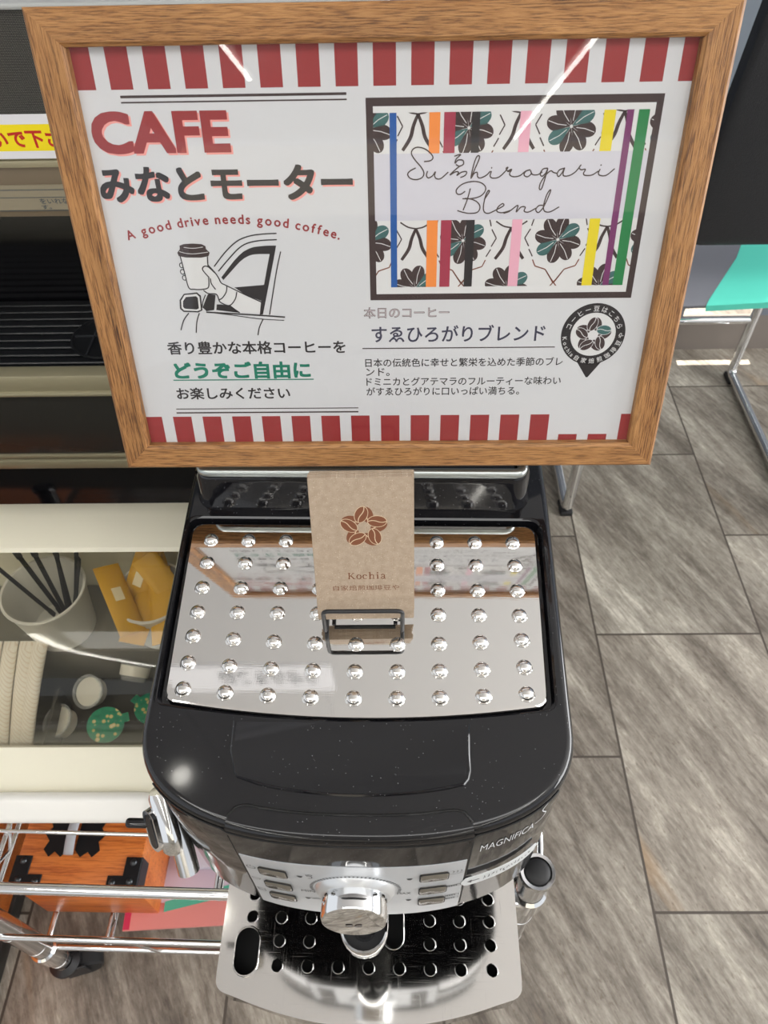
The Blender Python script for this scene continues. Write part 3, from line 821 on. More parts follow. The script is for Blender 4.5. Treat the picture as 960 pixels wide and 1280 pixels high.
# raised bean-container block at the back, the frame stands on it
b = NB()
def blk(hx, y0, rb, z):  # plan section rounded at the front corners
    L = [(hx, .235), (-hx, .235)]
    for i in range(7): a = PI+PI/2*i/6; L.append((-hx+rb+rb*math.cos(a), y0+rb+rb*math.sin(a)))
    for i in range(7): a = 3*PI/2+PI/2*i/6; L.append((hx-rb+rb*math.cos(a), y0+rb+rb*math.sin(a)))
    return [(x-.0028, y, z) for x, y in L]
z0 = .347
loft(b, [blk(.1098, .0690, .013, z0-.004), blk(.1094, .0696, .013, z0+.004), blk(.1078, .0716, .012, z0+.0080), blk(.1074, .0722, .012, z0+.0250), blk(.1062, .0735, .011, z0+.0280), blk(.103, .077, .009, z0+.0292)])
obj('bean_container_lid', b, black, cm, 30)
b = NB(); tube(b, arcpath([(-.1045, .092, z0+.0315), (-.1045, .0755, z0+.0315), (.0990, .0755, z0+.0315), (.0990, .092, z0+.0315)], .006), .0033, 12)
obj('lid_trim', b, mat('satin_aluminium', srgb(176, 182, 180), .28, .85), cm, 60)

# front surface parametrised by arc length s
_S = [(0, 0, yfront(0))]
for k in range(1, 1200):
    t = k/1199; x = HW*math.sin(t*PI/2)**(1.0); y = yfront(x)
    _S.append((_S[-1][0]+math.hypot(x-_S[-1][1], y-_S[-1][2]), x, y))
import bisect
_SS = [e[0] for e in _S]
def fsurf(s, out=0.0):
    t = abs(s); sg = 1 if s >= 0 else -1
    if t >= _SS[-1]: x, y, tx, ty = HW, -.072+(t-_SS[-1]), 0, 1
    else:
        i = min(max(bisect.bisect(_SS, t), 1), len(_S)-1); a, c = _S[i-1], _S[i]
        f = (t-a[0])/(c[0]-a[0]); x = a[1]+f*(c[1]-a[1]); y = a[2]+f*(c[2]-a[2])
        L_ = math.hypot(c[1]-a[1], c[2]-a[2]); tx, ty = (c[1]-a[1])/L_, (c[2]-a[2])/L_
    nx, ny = ty, -tx
    return sg*(x+nx*out), y+ny*out
def fpt(s, z, out): x, y = fsurf(s, out); return (x, y, z)
# central control panel cover wrapping from the front over the deck edge
SL, SR = -.0640, .0610
def zlow(s): return .2005 - .006*max(0, 1-(s/.066)**2)
b = NB(); rows = []
NS = 48
for j in range(NS+1):
    s = SL+(SR-SL)*j/NS; e = min(1, min(j, NS-j)/4.0); rc = .007*(1-math.sqrt(max(0, 1-(1-e)**2)))
    x, y = fsurf(s, .0011)
    xi, yi = fsurf(s, -.0016); xm_, ym_ = fsurf(s, .0004)
    xb, yb_ = fsurf(s, -.0115+rc); x2_, y2_ = fsurf(s, -.0024)
    zt = zdeck(y)
    rows.append([fpt(s, zlow(s), -.001), fpt(s, zlow(s), .0010), fpt(s, zlow(s)+.04, .0011), (x, y, zt-.0045), (xm_, ym_, zt-.0012), (xi, yi, zt+.0004), (x2_, y2_, zdeck(y2_)+.0006), (xb, yb_, zdeck(yb_)+.0006), (xb, yb_, zdeck(yb_)-.0015)])
loft(b, rows, True, True)
obj('control_panel_cover', b, black, cm, 40)
# dark seams round the panel cover and along the front of the deck
def seam(name, pts, r=.0007): 
    b = NB(); tube(b, pts, r, 6); return obj(name, b, darkgap, cm, 60)
pa = [fpt(SL, .205+.012*k, .0006) for k in range(11)]
pt = [(rows[j][7][0], rows[j][7][1]+.0004, rows[j][7][2]+.0001) for j in range(0, NS+1)]
pb_ = [fpt(SR, .325-.012*k, .0006) for k in range(11)]
seam('panel_seam', [Vector(p) for p in pa]+[Vector(p) for p in pt]+[Vector(p) for p in pb_])
seam('deck_seam', [fpt(-.112+.224*k/60, zdeck(fsurf(-.112+.224*k/60)[1])-.0062, .0002 if not SL < -.112+.224*k/60 < SR else .0012) for k in range(61)], .0006)
# silver control strip
b = NB(); g_ = []
ZTOP = .2965
for j in range(NS+1):
    s = (SL+.0012)+(SR-SL-.0024)*j/NS
    g_.append([b.verts.new(fpt(s, z, .00145)) for z in (zlow(s)+.001, .235, .265, ZTOP+.0008*(1-(s/.06)**2))])
for A, B_ in zip(g_, g_[1:]):
    for k in range(3): b.faces.new((A[k], B_[k], B_[k+1], A[k+1]))
ret = bmesh.ops.extrude_face_region(b, geom=list(b.faces))
bmesh.ops.translate(b, vec=(0, .0008, 0), verts=[e for e in ret['geom'] if isinstance(e, bmesh.types.BMVert)])
cp = obj('control_strip', b, silver, cm, 40)
# buttons: six smoked keys
for sx in (-1, 1):
    for z in (.2765, .2500, .2260):
        b = NB(); s0 = sx*.0445-.0018
        def kk(out, h, w_): return [fpt(s0+u, z+v, out) for u, v in rrect(w_, h, .0018, 4)]
        loft(b, [kk(.0012, .0060, .0076), kk(.0026, .0060, .0076), kk(.0030, .0054, .0070)], True, True)
        bo_ = obj('button', b, btn, cm, 35)
        b = NB(); tube(b, kk(.0023, .0062, .0078), .0004, 6, closed=True); obj('button_gap', b, darkgap, bo_)
# printed marks on the strip
b = NB(); pk = Ink(b, lambda u, v, l: fpt(u, v, .00160+.00002*l))
kx, kz = -.0015, .2545
for k in range(41):
    a = PI*(1.07-1.14*k/40); r0, r1 = .0243, .0262
    c, s_ = math.cos(a), math.sin(a); wv = .00045
    pk.poly([(kx+r0*c-wv*s_, kz+r0*s_+wv*c), (kx+r0*c+wv*s_, kz+r0*s_-wv*c), (kx+r1*c+wv*s_, kz+r1*s_-wv*c), (kx+r1*c-wv*s_, kz+r1*s_+wv*c)], 1, 1)
pk.text('MIN', -.0335, -.0255, .2435, .2475, 0, 1); pk.text('MAX', .0222, .0302, .2435, .2475, 0, 1)
def ringm(cx, cz, r, w_, a0=0, a1=360):
    pk.stroke([(cx+r*math.cos(math.radians(a0+(a1-a0)*k/10)), cz+r*math.sin(math.radians(a0+(a1-a0)*k/10))) for k in range(11)], w_, 0, 1, False)
ringm(-.0590, .277, .0026, .0005, 120, 420); pk.stroke([(-.0590, .2785), (-.0590, .2808)], .0005, 0, 1)
for cz, n_ in ((.2535, 1), (.2315, 2)):       # small cup signs
    for k in range(n_):
        dz = -.003*k+.001
        pk.stroke([(-.0618, cz+dz+.0012), (-.0612, cz+dz-.0012), (-.0592, cz+dz-.0020), (-.0572, cz+dz-.0012), (-.0566, cz+dz+.0012), (-.0618, cz+dz+.0012)], .0004, 0, 1, False)
for cx, cz in ((-.0315, .2745), (-.0310, .2290), (.0292, .2745), (.0290, .2300)):   # small drop/bean lamps
    pk.poly([(cx-.0018, cz+.0014), (cx+.0018, cz+.0014), (cx+.0010, cz-.0012), (cx, cz-.0020), (cx-.0010, cz-.0012)], 1, 1)
pk.stroke([(-.0278, .2795), (-.0270, .2765), (-.0250, .2765), (-.0250, .2735), (-.0270, .2725)], .0005, 0, 1); ringm(-.0255, .279, .0012, .0004)
for k in range(3): pk.stroke([(.0530+.0022*k, .2775), (.0536+.0022*k, .2795), (.0530+.0022*k, .2815)], .0004, 0, 1)
pk.stroke([(.0510, .2760), (.0550, .2750), (.0590, .2760)], .0004, 0, 1)
for cz in (.2510, .2300, .2235):
    pk.stroke([(.0512, cz-.0016), (.0590, cz-.0016), (.0590, cz+.0016), (.0512, cz+.0016), (.0512, cz-.0016)], .0004, 0, 1, False)
    for k in range(4): pk.poly([(.0518+.0014*k, cz-.0011), (.0527+.0014*k, cz-.0011), (.0527+.0014*k, cz+.0011), (.0518+.0014*k, cz+.0011)], 0, 1)
pk.stroke([(-.0285, .2290), (-.0255, .2315), (-.0225, .2290), (-.0285, .2290)], .0005, 0, 1, False)
obj('strip_markings', b, [panelink, mat('dark_panel_ink', srgb(54, 56, 60), .5)], cp, 'keep')
# dial
MK = Matrix.Translation((kx, yfront(0)-.0013, kz)) @ Matrix.Rotation(math.radians(88), 4, 'X')
b = NB(); lathe(b, [(.0232, 0), (.0226, .0016), (.0205, .0042), (.0196, .0046), (0, .0046)], 48, MK); kb = obj('dial_bezel', b, mat('satin_silver', srgb(214, 216, 218), .28, .6), cm, 40)
MK = Matrix.Translation((kx, yfront(0)-.0013, kz)) @ Matrix.Rotation(math.radians(81), 4, 'X')
b = NB(); lathe(b, [(.0186, .003), (.0187, .0165), (.0180, .0178), (.0168, .0184), (0, .0190)], 56, MK); kd = obj('dial_knob', b, chrome, cm, 30)
b = NB(); dk = Ink(b, lambda u, v, l: (MK @ Vector((u, v, .0192+.00003*l))))
for dx in (-.0026, .0026):
    dk.disc(dx, -.0020, .0022, .0016, 0, 0, .3); dk.stroke([(dx-.0018, -.0026), (dx, -.0020), (dx+.0018, -.0014)], .0004, 1, 1)
obj('bean_emblem', b, [mat('emblem_grey', srgb(92, 84, 78), .5), silver], kd, 'keep')
# model lettering and hand-written sticker on the right flank
b = NB(); pk2 = Ink(b, lambda u, v, l: fpt(u, v, .0004+.00002*l))
pk2.text('MAGNIFICA', .0665, .0985, .3025, .3125, 0, 1, -.008)
pk2.stroke([(.1090, .3320), (.1040, .3310), (.1012, .3255), (.1030, .3200), (.1055, .3145), (.1035, .3090), (.0990, .3080)], .0007, 0, 1)
obj('model_lettering', b, whiteink, cm, 'keep')
b = NB(); L = rrect(.0245, .0042, .0038, 5)
R_ = []
for i in range(25):
    u = -.0245+.049*i/24; hh = .0078*min(1, math.sqrt(max(.02, 1-(max(0, abs(u)-.0205)/.0041)**2)))
    R_.append([fpt(.0835+u, .256+sg*hh+u*.08, o_) for sg, o_ in ((-1, .0017), (1, .0017), (1, .0021), (-1, .0021))])
loft(b, R_)
st = obj('instruction_sticker', b, mat('sticker_film', srgb(214, 218, 220), .3), cm)
b = NB(); pk3 = Ink(b, lambda u, v, l: fpt(u, v, .00220+.00002*l))
pk3.stroke([(.0640, .2545), (.0695, .2548)], .0014, 0, 1); pk3.poly([(.0622, .2545), (.0650, .2575), (.0650, .2515)], 0, 1)
rs = random.Random(3)
for k in range(13):     # illegible pen strokes
    u, v = .0728+.0024*k, .2555+rs.uniform(-.0012, .0012)+.0024*k*.08
    for j in range(2): pk3.stroke([(u+rs.uniform(-.0007, .0007), v+rs.uniform(-.0030, .0030)) for _ in range(3)], .0004, 0, 1)
obj('sticker_writing', b, mat('sticker_ink', srgb(84, 86, 92), .5), st, 'keep')
# pre-ground coffee flap on the deck
b = NB()
fl = [(-.0668, -.0735), (-.0660, -.0900)]+[(-.0632+.006*(1-math.cos(t)), -.0985-.0065*math.sin(t)) for t in (0, .5, 1.0)]
fl += [(-.0555+.111*t, -.1065-.0060*(1-(2*t-1)**2)) for t in [k/14 for k in range(1, 14)]]
fl += [(.0565, -.1060), (.0590, -.1030), (.0602, -.0985), (.0600, -.0900), (.0606, -.0735)]
cx_, cy_ = -.003, -.088
def insp(p, d): 
    v = Vector((p[0]-cx_, p[1]-cy_)); return (p[0]-v.x/v.length*d, p[1]-v.y/v.length*d)
def zr(p, up): return (p[0], p[1], zdeck(p[1])+up*min(1, max(0.02, (-.0735-p[1])/.012)))
loft(b, [[zr(p, -.0006) for p in fl], [zr(p, .0003) for p in fl], [zr(insp(p, .0007), .0011) for p in fl], [zr(insp(p, .0022), .0007) for p in fl]])
obj('powder_flap', b, black, cm, 30)
# coffee spout: U-shaped chrome rim round a black outlet
def ush(hx, y0, yb, n=12): return [(hx, yb)]+[(hx*math.cos(a*PI/n), y0+hx-hx*math.sin(a*PI/n)) for a in range(n+1)]+[(-hx, yb)]
def ring3(P, z): return [(x+.0005, y, z) for x, y in P]
b = NB(); loft(b, [ring3(ush(.0148, -.1500, -.05), .146), ring3(ush(.0158, -.1522, -.05), .152), ring3(ush(.0159, -.1526, -.05), .1685), ring3(ush(.0154, -.1521, -.05), .1700), ring3(ush(.0144, -.1508, -.05), .1700), ring3(ush(.0139, -.1502, -.05), .158)], True, True)
sp = obj('coffee_spout', b, chrome, cm, 35)
b = NB(); prism(b, [(x+.0005, y) for x, y in ush(.0137, -.1500, -.055)], .150, .1630); obj('spout_core', b, blackmatte, sp, 35)
b = NB(); lathe(b, [(.0075, .1640), (.0075, .1665), (.0060, .1665), (.0060, .1645)], 24, Matrix.Translation((.0005, -.137, 0))); obj('spout_inlet', b, black, sp, 40)
for dx in (-.006, .006):
    b = NB(); tube(b, [(dx, -.139, .147), (dx, -.139, .136)], .0042, 14); obj('spout_nozzle', b, blackmatte, sp, 40)
# drip tray: black tub with a polished perforated grid
def dt(inset, yb=-.012):
    h = .1172-inset; L = [(h, yb), (h, -.146)]
    for i in range(1, 5): a = PI/2*i/4*.8; L.append((h-.010+.010*math.cos(a), -.150-.010*math.sin(a)))
    for k in range(1, 20): t = k/20; x = (h-.008)*(1-2*t); L.append((x, -.1592+inset-.0200*(1-(x/(h-.008))**2)))
    for i in range(4, 0, -1): a = PI/2*i/4*.8; L.append((-h+.010-.010*math.cos(a), -.150-.010*math.sin(a)))
    return L+[(-h, -.146), (-h, yb)]
b = NB(); ZG = .052
loft(b, [[(x, y, .004) for x, y in dt(.006)], [(x, y, .012) for x, y in dt(.0015)], [(x, y, ZG-.0024) for x, y in dt(.0004)]], True, False)
inner = [(x, y, ZG-.0024) for x, y in dt(.003)]
obj('drip_tub', b, black, cm, 35)
b = NB(); loft(b, [[(x, y, .020) for x, y in dt(.004)], [(x, y, .0205) for x, y in dt(.004)]]); obj('drip_water_floor', b, darkgap, cm)
# perforated grid: 2D fill with holes
def plate_with_holes(outer, holes, z0, z1):
    m = NB(); edges = []
    for L in [outer]+holes:
        vs = [m.verts.new((x, y, z1)) for x, y in L]
        edges += [m.edges.new((vs[i-1], vs[i])) for i in range(len(vs))]
    bmesh.ops.triangle_fill(m, use_beauty=True, use_dissolve=False, edges=edges, normal=(0, 0, 1))
    r = bmesh.ops.extrude_face_region(m, geom=list(m.faces))
    bmesh.ops.translate(m, vec=(0, 0, z0-z1), verts=[e for e in r['geom'] if isinstance(e, bmesh.types.BMVert)])
    return m
def circ(x, y, r, n=18): return [(x+r*math.cos(2*PI*k/n), y+r*math.sin(2*PI*k/n)) for k in range(n)]
def slot(x, y, rx, ry, n=10): return [(x+rx*math.cos(PI*k/n), y+(ry-rx)+rx*math.sin(PI*k/n)) for k in range(n+1)]+[(x-rx*math.cos(PI*k/n), y-(ry-rx)-rx*math.sin(PI*k/n)) for k in range(n+1)]
hs = []
for iy, y in enumerate((-.1408, -.1238, -.1072, -.0910, -.0745, -.0580)):
    for ix in range(-4, 5):
        if ix == -4 and iy < 2: continue
        if iy in (1, 2, 3) and abs(ix) <= 1: continue
        hs.append(circ(ix*.0237+.0002, y, .0042))
hs.append(slot(-.0960, -.1315, .0092, .0165)); hs.append(slot(.0190, -.1120, .0075, .0150))
b = plate_with_holes(dt(.0000), hs, ZG-.0022, ZG)
for L in hs:
    cx_, cy_ = sum(p[0] for p in L)/len(L), sum(p[1] for p in L)/len(L)
    tube(b, [(cx_+(x-cx_)*1.07, cy_+(y-cy_)*1.07, ZG) for x, y in L], .00045, 6, closed=True)
steel2 = mat('scratched_steel', (.80, .78, .75), .09, 1)
def scr2(m):
    N = NT(m); v = N.coord()
    a_ = N.noise(N.mapping(v, (30, 2200, 30), (0, 0, .9)), 1, 2); c_ = N.noise(N.mapping(v, (2000, 30, 30), (0, 0, .5)), 1, 2); d_ = N.noise(N.mapping(v, (40, 2400, 40), (0, 0, -.3)), 1, 2)
    mx = N.math('MAXIMUM', N.math('MAXIMUM', a_, c_), d_)
    N.link(N.ramp(mx, [(.66, (.075, .075, .075, 1)), (.78, (.26, .26, .26, 1))]), N.b.inputs['Roughness'])
scr2(steel2)
obj('drip_grid', b, steel2, cm, 40)
# steam wand assembly on the left front
b = NB()
A_, B_ = Vector((-.1262, -.083, .249)), Vector((-.1165, -.115, .2095))
dv = (B_-A_).normalized(); fv = Vector((-.05, -.62, .78)); fv = (fv-dv*fv.dot(dv)).normalized(); xv = dv.cross(fv); xv = xv if xv.x > 0 else -xv
MS = Matrix((xv, fv, dv)).transposed().to_4x4(); MS.translation = A_
LL = (B_-A_).length
b = NB()
def sect(hx, hy, z, cx=0, cy=0): return [tuple(MS @ Vector((cx+x, cy+y, z))) for x, y in rrect(hx, hy, min(hx, hy)*.7, 5)]
loft(b, [sect(.0060, .0060, -.005), sect(.0070, .0070, -.002), sect(.0072, .0072, LL*.50), sect(.0064, .0064, LL*.68), sect(.0042, .0044, LL*.74)])
tube(b, [(-.098, -.078, .250), tuple(MS @ Vector((.002, -.002, .004)))], .0066, 20)
sw = obj('steam_valve', b, chrome, cm, 35)
# upright capsule plate on the outer side, chrome rim with black inlay
zp = (fv*.80 - xv*.60).normalized(); yp = dv; xp = yp.cross(zp)
MPl = Matrix((xp, yp, zp)).transposed().to_4x4(); MPl.translation = MS @ Vector((-.0078, .004, LL*.36))
b = NB(); prism(b, rrect(.0058, .0142, .0056, 8), -.0028, .0022, M=MPl); obj('valve_plate', b, chrome, sw, 35)
b = NB(); prism(b, rrect(.0034, .0118, .0033, 8), .0020, .0027, M=MPl); obj('plate_inlay', b, black, sw, 35)
lv = MS @ Vector((-.0105, .0, LL*.32))
b = NB(); box(b, (lv.x-.007, lv.y, lv.z), (.019, .0060, .0058), .0024, 3); obj('valve_lever', b, black, sw, 40)
b = NB(); tube(b, [tuple(MS @ Vector((.003, -.004, LL*.30))), tuple(MS @ Vector((.0035, -.004, LL*.75))), tuple(MS @ Vector((.0035, -.004, LL*1.08)))], [.0070, .0070, .0069], 24); obj('steam_wand', b, chrome_soft, sw, 40)

# ------------------------------------------------------------------ business cards in a wire stand on the steel tray
cb = Vector((-.0165, .2336, .8318)); ct_ = Vector((-.0172, .2645, .9170)); up = (ct_-cb).normalized()
rt = Vector((.9997, .012, .006)); rt = (rt-up*rt.dot(up)).normalized(); bk = up.cross(rt)*1.0
if bk.y < 0: bk = -bk
MC = Matrix((rt, bk, up)).transposed().to_4x4(); MC.translation = cb
holder = thing('card_stand', 'small black wire card stand on the dimpled steel tray', 'card stand', (0, 0, 0))
holder.matrix_world = MC
W2 = .0238
def Lw(p): return MC.inverted() @ Vector(p)
def steel_z(y): return ZB+zdeck((y-.25))-.0022
zt_ = steel_z(.23)+.0016
b = NB()
yF = .2312
P = [(-.0165-W2, yF+.046, zt_+.001), (-.0165-W2, yF, zt_), (-.0165-W2, yF-.0010, zt_+.0235), (-.0165+W2-.003, yF-.0010, zt_+.0235), (-.0165+W2-.003, yF, zt_), (-.0165+W2-.003, yF+.046, zt_+.001)]
tube(b, [tuple(Lw(p)) for p in arcpath(P, .0035)], .00125, 10); obj('front_loop', b, blackmatte, holder, 60)
b = NB()
P = [(-.0165-W2+.004, yF+.008, zt_+.0015), (-.0165-W2+.004, yF+.020, zt_+.0012), (-.0165-W2+.004, yF+.045, zt_+.060), (-.0165+W2-.007, yF+.045, zt_+.060), (-.0165+W2-.007, yF+.020, zt_+.0012), (-.0165+W2-.007, yF+.008, zt_+.0015)]
tube(b, [tuple(Lw(p)) for p in arcpath(P, .004)], .00125, 10); 
tube(b, [tuple(Lw((-.0165-W2+.004, yF+.0085, zt_+.0060))), tuple(Lw((-.0165+W2-.007, yF+.0085, zt_+.0060)))], .00125, 10)
obj('back_rest', b, blackmatte, holder, 60)
for k in range(12):
    b = NB(); jx, jz = (random.uniform(-.0006, .0006), random.uniform(-.0003, .0006)) if k else (0, 0)
    prism(b, rrect(.0273, .0455, .0006, 2, jx, .0455+jz), .00002, .00066, M=Matrix(((1, 0, 0, 0), (0, 0, 1, 0), (0, 1, 0, 0), (0, 0, 0, 1))))
    o = obj('business_card', b, kraft, None)
    o.matrix_world = MC @ Matrix.Translation((0, k*.0007, 0))
    if k == 0:
        tag(o, 'front kraft card with the brown five-bean flower, facing the viewer in the wire stand', 'business card', 'business cards in the wire stand')
        b = NB(); ck = Ink(b, lambda u, v, l: (u, -.00003-.00002*l, v))
        bean_flower(ck, .0008, .0610, .0134, 0, 1, 0)
        # serif name, drawn stroke by stroke; unit: x-height .7
        def serif_word(x0, z0, s):
            T, n_ = .15, .055
            def st_(pts, w_): ck.stroke([(x0+s*a, z0+s*c) for a, c in pts], s*w_, 0, 2, len(pts) > 2)
            def foot(x, z, w_=.17): st_([(x-w_, z), (x+w_, z)], n_)
            st_([(.18, 0), (.18, 1)], T); foot(.18, .03); foot(.18, .97); st_([(.25, .42), (.78, .97)], n_*1.2); foot(.76, .97, .15); st_([(.38, .56), (.82, .03)], T); foot(.84, .03, .16)
            def oval(cx, a0=0, a1=360):
                pts = [(cx+.28*math.cos(math.radians(a0+(a1-a0)*k/20)), .34+.34*math.sin(math.radians(a0+(a1-a0)*k/20))) for k in range(21)]
                for a, c in zip(pts, pts[1:]):
                    ang = math.atan2(c[1]-.34, c[0]-cx); st_([a, c], n_+.09*abs(math.cos(ang)))
            oval(1.48); oval(2.30, 55, 310); ck.disc(x0+s*2.47, z0+s*.56, s*.09, s*.09, 0, 2)
            st_([(2.96, 0), (2.96, 1.05)], T); foot(2.96, .03); st_([(2.8, 1.03), (2.96, 1.03)], n_); st_([(2.98, .48), (3.14, .64), (3.32, .66), (3.42, .5), (3.42, .25), (3.42, 0)], .10); foot(3.42, .03)
            st_([(3.98, 0), (3.98, .68)], T); foot(3.98, .03); st_([(3.82, .66), (3.98, .66)], n_); ck.disc(x0+s*3.98, z0+s*.95, s*.1, s*.1, 0, 2)
            st_([(4.46, .52), (4.56, .66), (4.74, .68), (4.88, .56), (4.88, .3), (4.88, .08), (5.02, .02)], .11); st_([(4.86, .40), (4.60, .32), (4.46, .18), (4.52, .03), (4.70, 0), (4.86, .12)], .085)
        serif_word(-.0092, .0278, .00415)
        ck.text('自家焙煎珈琲豆や', -.0178, .0192, .0200, .0235, 0, 2, -.004, 0, 0)
        obj('card_print', b, [kraftink, mat('kraft_gap', srgb(206, 182, 152), .75)], o, 'keep')
    else:
        tag(o, 'kraft card in the pack behind the front card in the wire stand', 'business card', 'business cards in the wire stand')

# ------------------------------------------------------------------ chrome wire cart
cart = thing('wire_cart', 'chrome wire shelf cart on castors carrying the coffee machine', 'cart', (-.162, .186, 0), math.radians(-1.6))
CX0, CX1, CY0, CY1 = -.281, .279, 0.0, .372
for (x, y) in ((CX0, CY0), (CX1, CY0), (CX0, CY1), (CX1, CY1)):
    b = NB(); tube(b, [(x, y, .070), (x, y, .522)], .0125, 24)
    for z in (.082, .16, .24, .32, .40): tube(b, [(x, y, z-.0012), (x, y, z+.0012)], .0128, 24)
    lathe(b, [(.0125, .522), (.0150, .523), (.0154, .527), (.0144, .5305), (.0118, .5300), (.0114, .526)], 28, Matrix.Translation((x, y, 0)))
    po = obj('post', b, chrome_soft, cart, 40)
    b = NB(); lathe(b, [(.0110, .524), (.0110, .5290), (.0098, .5310), (.006, .5325), (0, .5330)], 24, Matrix.Translation((x, y, 0))); obj('post_cap', b, rubber, po, 50)
    for zc in (.462, .122):
        b = NB(); lathe(b, [(.0128, zc-.016), (.0162, zc-.012), (.0156, zc+.014), (.0128, zc+.017)], 24, Matrix.Translation((x, y, 0))); obj('shelf_collar', b, chrome, po, 40)
def castor(x, y, ang):
    b = NB(); tube(b, [(x, y, .050), (x, y, .078)], .008, 14); lathe(b, [(.020, .052), (.020, .058), (.012, .064)], 24, Matrix.Translation((x, y, 0)))
    M_ = Matrix.Translation((x, y, 0)) @ Matrix.Rotation(ang, 4, 'Z')
    for sx in (-.013, .013): box(b, (sx, .010, .040), (.003, .030, .036), .001, 1, M_)
    ho = obj('castor', b, blackmatte, cart, 40)
    b = NB(); MW = M_ @ Matrix.Translation((0, .016, .0248)) @ Matrix.Rotation(PI/2, 4, 'Y')
    lathe(b, [(.006, -.010), (.021, -.010), (.0245, -.007), (.0245, .007), (.021, .010), (.006, .010)], 28, MW); obj('wheel', b, rubber, ho, 40)
castor(CX0, CY0, math.radians(-72)); castor(CX1, CY0, math.radians(20)); castor(CX0, CY1, math.radians(60)); castor(CX1, CY1, math.radians(-40))
def shelf(z, yfo, name, ny, front2):
    b = NB(); yf_ = CY0+yfo; rr_ = .0042
    # rim: upper and lower rail all round
    P = [(CX0, yf_, z), (CX1, yf_, z), (CX1, CY1, z), (CX0, CY1, z)]
    for a, c in zip(P, P[1:]+P[:1]): tube(b, [a, c], .0050 if front2 else .0038, 12)
    rim = obj(name, b, chrome, cart, 50)
    b = NB()
    for k in range(2, 20):
        y = yf_+.0105+.0192*k
        if y < CY1-.005: b = NB(); tube(b, [(CX0, y, z+.001), (CX1, y, z+.001)], .0019, 8); obj('shelf_wire', b, chrome, rim, 50)
    for x in (CX0+.072, CX0+.28, CX1-.10):
        b = NB()
        for dz in (-.004, -.022): tube(b, [(x, yf_, z+dz), (x, CY1, z+dz)], .0024, 8)
        pts = [(x, yf_+(CY1-yf_)*k/20, z-.005 if k % 2 else z-.021) for k in range(21)]; tube(b, pts, .0015, 6)
        obj('shelf_stay', b, chrome_soft, rim, 50)
    return rim
shelf(.469, -.010, 'upper_shelf', 14, True)
shelf(.128, .004, 'lower_shelf', 14, False)
# raised front guard above the lower shelf
b = NB(); tube(b, [(CX0-.02, -.0165, .290), (CX1+.01, -.0165, .290)], .0034, 10)
for k in (.26, .52, .78): tube(b, [(CX0+(CX1-CX0)*k, -.0165, .290), (CX0+(CX1-CX0)*k, .002, .128)], .0016, 8)
obj('front_guard', b, chrome, cart, 50)
# side guard loops that stand up beside the posts
for x in (CX1+.004,):
    b = NB(); tube(b, arcpath([(x, .0, .505), (x+.006, .03, .5), (x+.006, .37, .5), (x, .40, .505)], .01), .0026, 10)
    tube(b, [(x-.02, .022, .487), (x+.004, .022, .500)], .002, 8)
    obj('side_guard', b, chrome, cart, 50)

# ------------------------------------------------------------------ cream accessory case with a curved clear lid
CXa, CXb = -.66, -.160
case = thing('accessory_case', 'cream plastic case with a curved clear lid holding cups and sugar sticks', 'storage case', (-.40, .34, .4745))
def CL(p): return (p[0]+.40, p[1]-.34, p[2]-.4745)
def cbox(b, x0, x1, y0, y1, z0, z1, bev=0): box(b, CL(((x0+x1)/2, (y0+y1)/2, (z0+z1)/2)), (x1-x0, y1-y0, z1-z0), bev, 3)
b = NB()
cbox(b, CXa, CXb, .245, .472, .4745, .4800)
cbox(b, CXa, CXb, .466, .474, .4800, .640, .002)
cbox(b, CXb-.005, CXb, .262, .466, .4800, .525); cbox(b, CXa, CXa+.005, .262, .466, .4800, .525)
obj('case_base', b, cream, case, 40)
b = NB()   # sloping front lip, extruded profile
prof = [(.240, .4760), (.2375, .492), (.246, .505), (.262, .516), (.280, .529), (.2855, .533), (.289, .530), (.289, .522), (.272, .506), (.258, .494), (.254, .4760)]
loft(b, [[CL((x, y, z)) for y, z in prof] for x in (CXa, CXb)]); obj('front_lip', b, cream, case, 30)
b = NB()
prof = [(.416, .6660), (.4135, .6625), (.417, .6580), (.440, .648), (.474, .632), (.481, .640), (.482, .650), (.476, .658), (.455, .6645), (.432, .6680)]
loft(b, [[CL((x, y, z)) for y, z in prof] for x in (CXa, CXb)]); obj('back_rim', b, cream, case, 40)
lp = [(.2870, .5250), (.2872, .545), (.2885, .566), (.2925, .588), (.3000, .607), (.3115, .623), (.327, .636), (.346, .6455), (.368, .653), (.392, .6585), (.418, .6625)]
b = NB()
th = .0016; P2 = [(y+th*.8, z-th*.8) for y, z in lp]
loft(b, [[CL((x, y, z)) for y, z in lp+P2[::-1]] for x in (CXa+.006, CXb-.006)])
obj('clear_lid', b, clear, case, 60)
for x in (CXa+.0008, CXb-.0052):
    b = NB(); L = lp+[(.45, .655), (.466, .640), (.466, .5252)]
    loft(b, [[CL((x+d, y, z)) for y, z in L] for d in (0, .004)])
    obj('clear_side', b, clear, case, 40)
b = NB()
prof = rrect(.0135, .0075, .007, 5); MH = Matrix.Rotation(math.radians(38), 4, 'X')
sec = []
for x, sc in ((CXa+.03, .6), (CXa+.034, .95), (CXa+.04, 1), (-.232, 1), (-.226, .95), (-.2215, .6)):
    sec.append([CL((x, .2395+(MH @ Vector((0, u*sc, v*sc))).y, .5075+(MH @ Vector((0, u*sc, v*sc))).z)) for u, v in prof])
loft(b, sec); obj('lid_handle', b, whitepl, case, 50)
b = NB()
cbox(b, CXa+.006, CXb-.006, .258, .383, .4802, .4830);
cbox(b, -.3375, -.3345, .280, .352, .483, .520)
obj('compartment_insert', b, smoke, case)
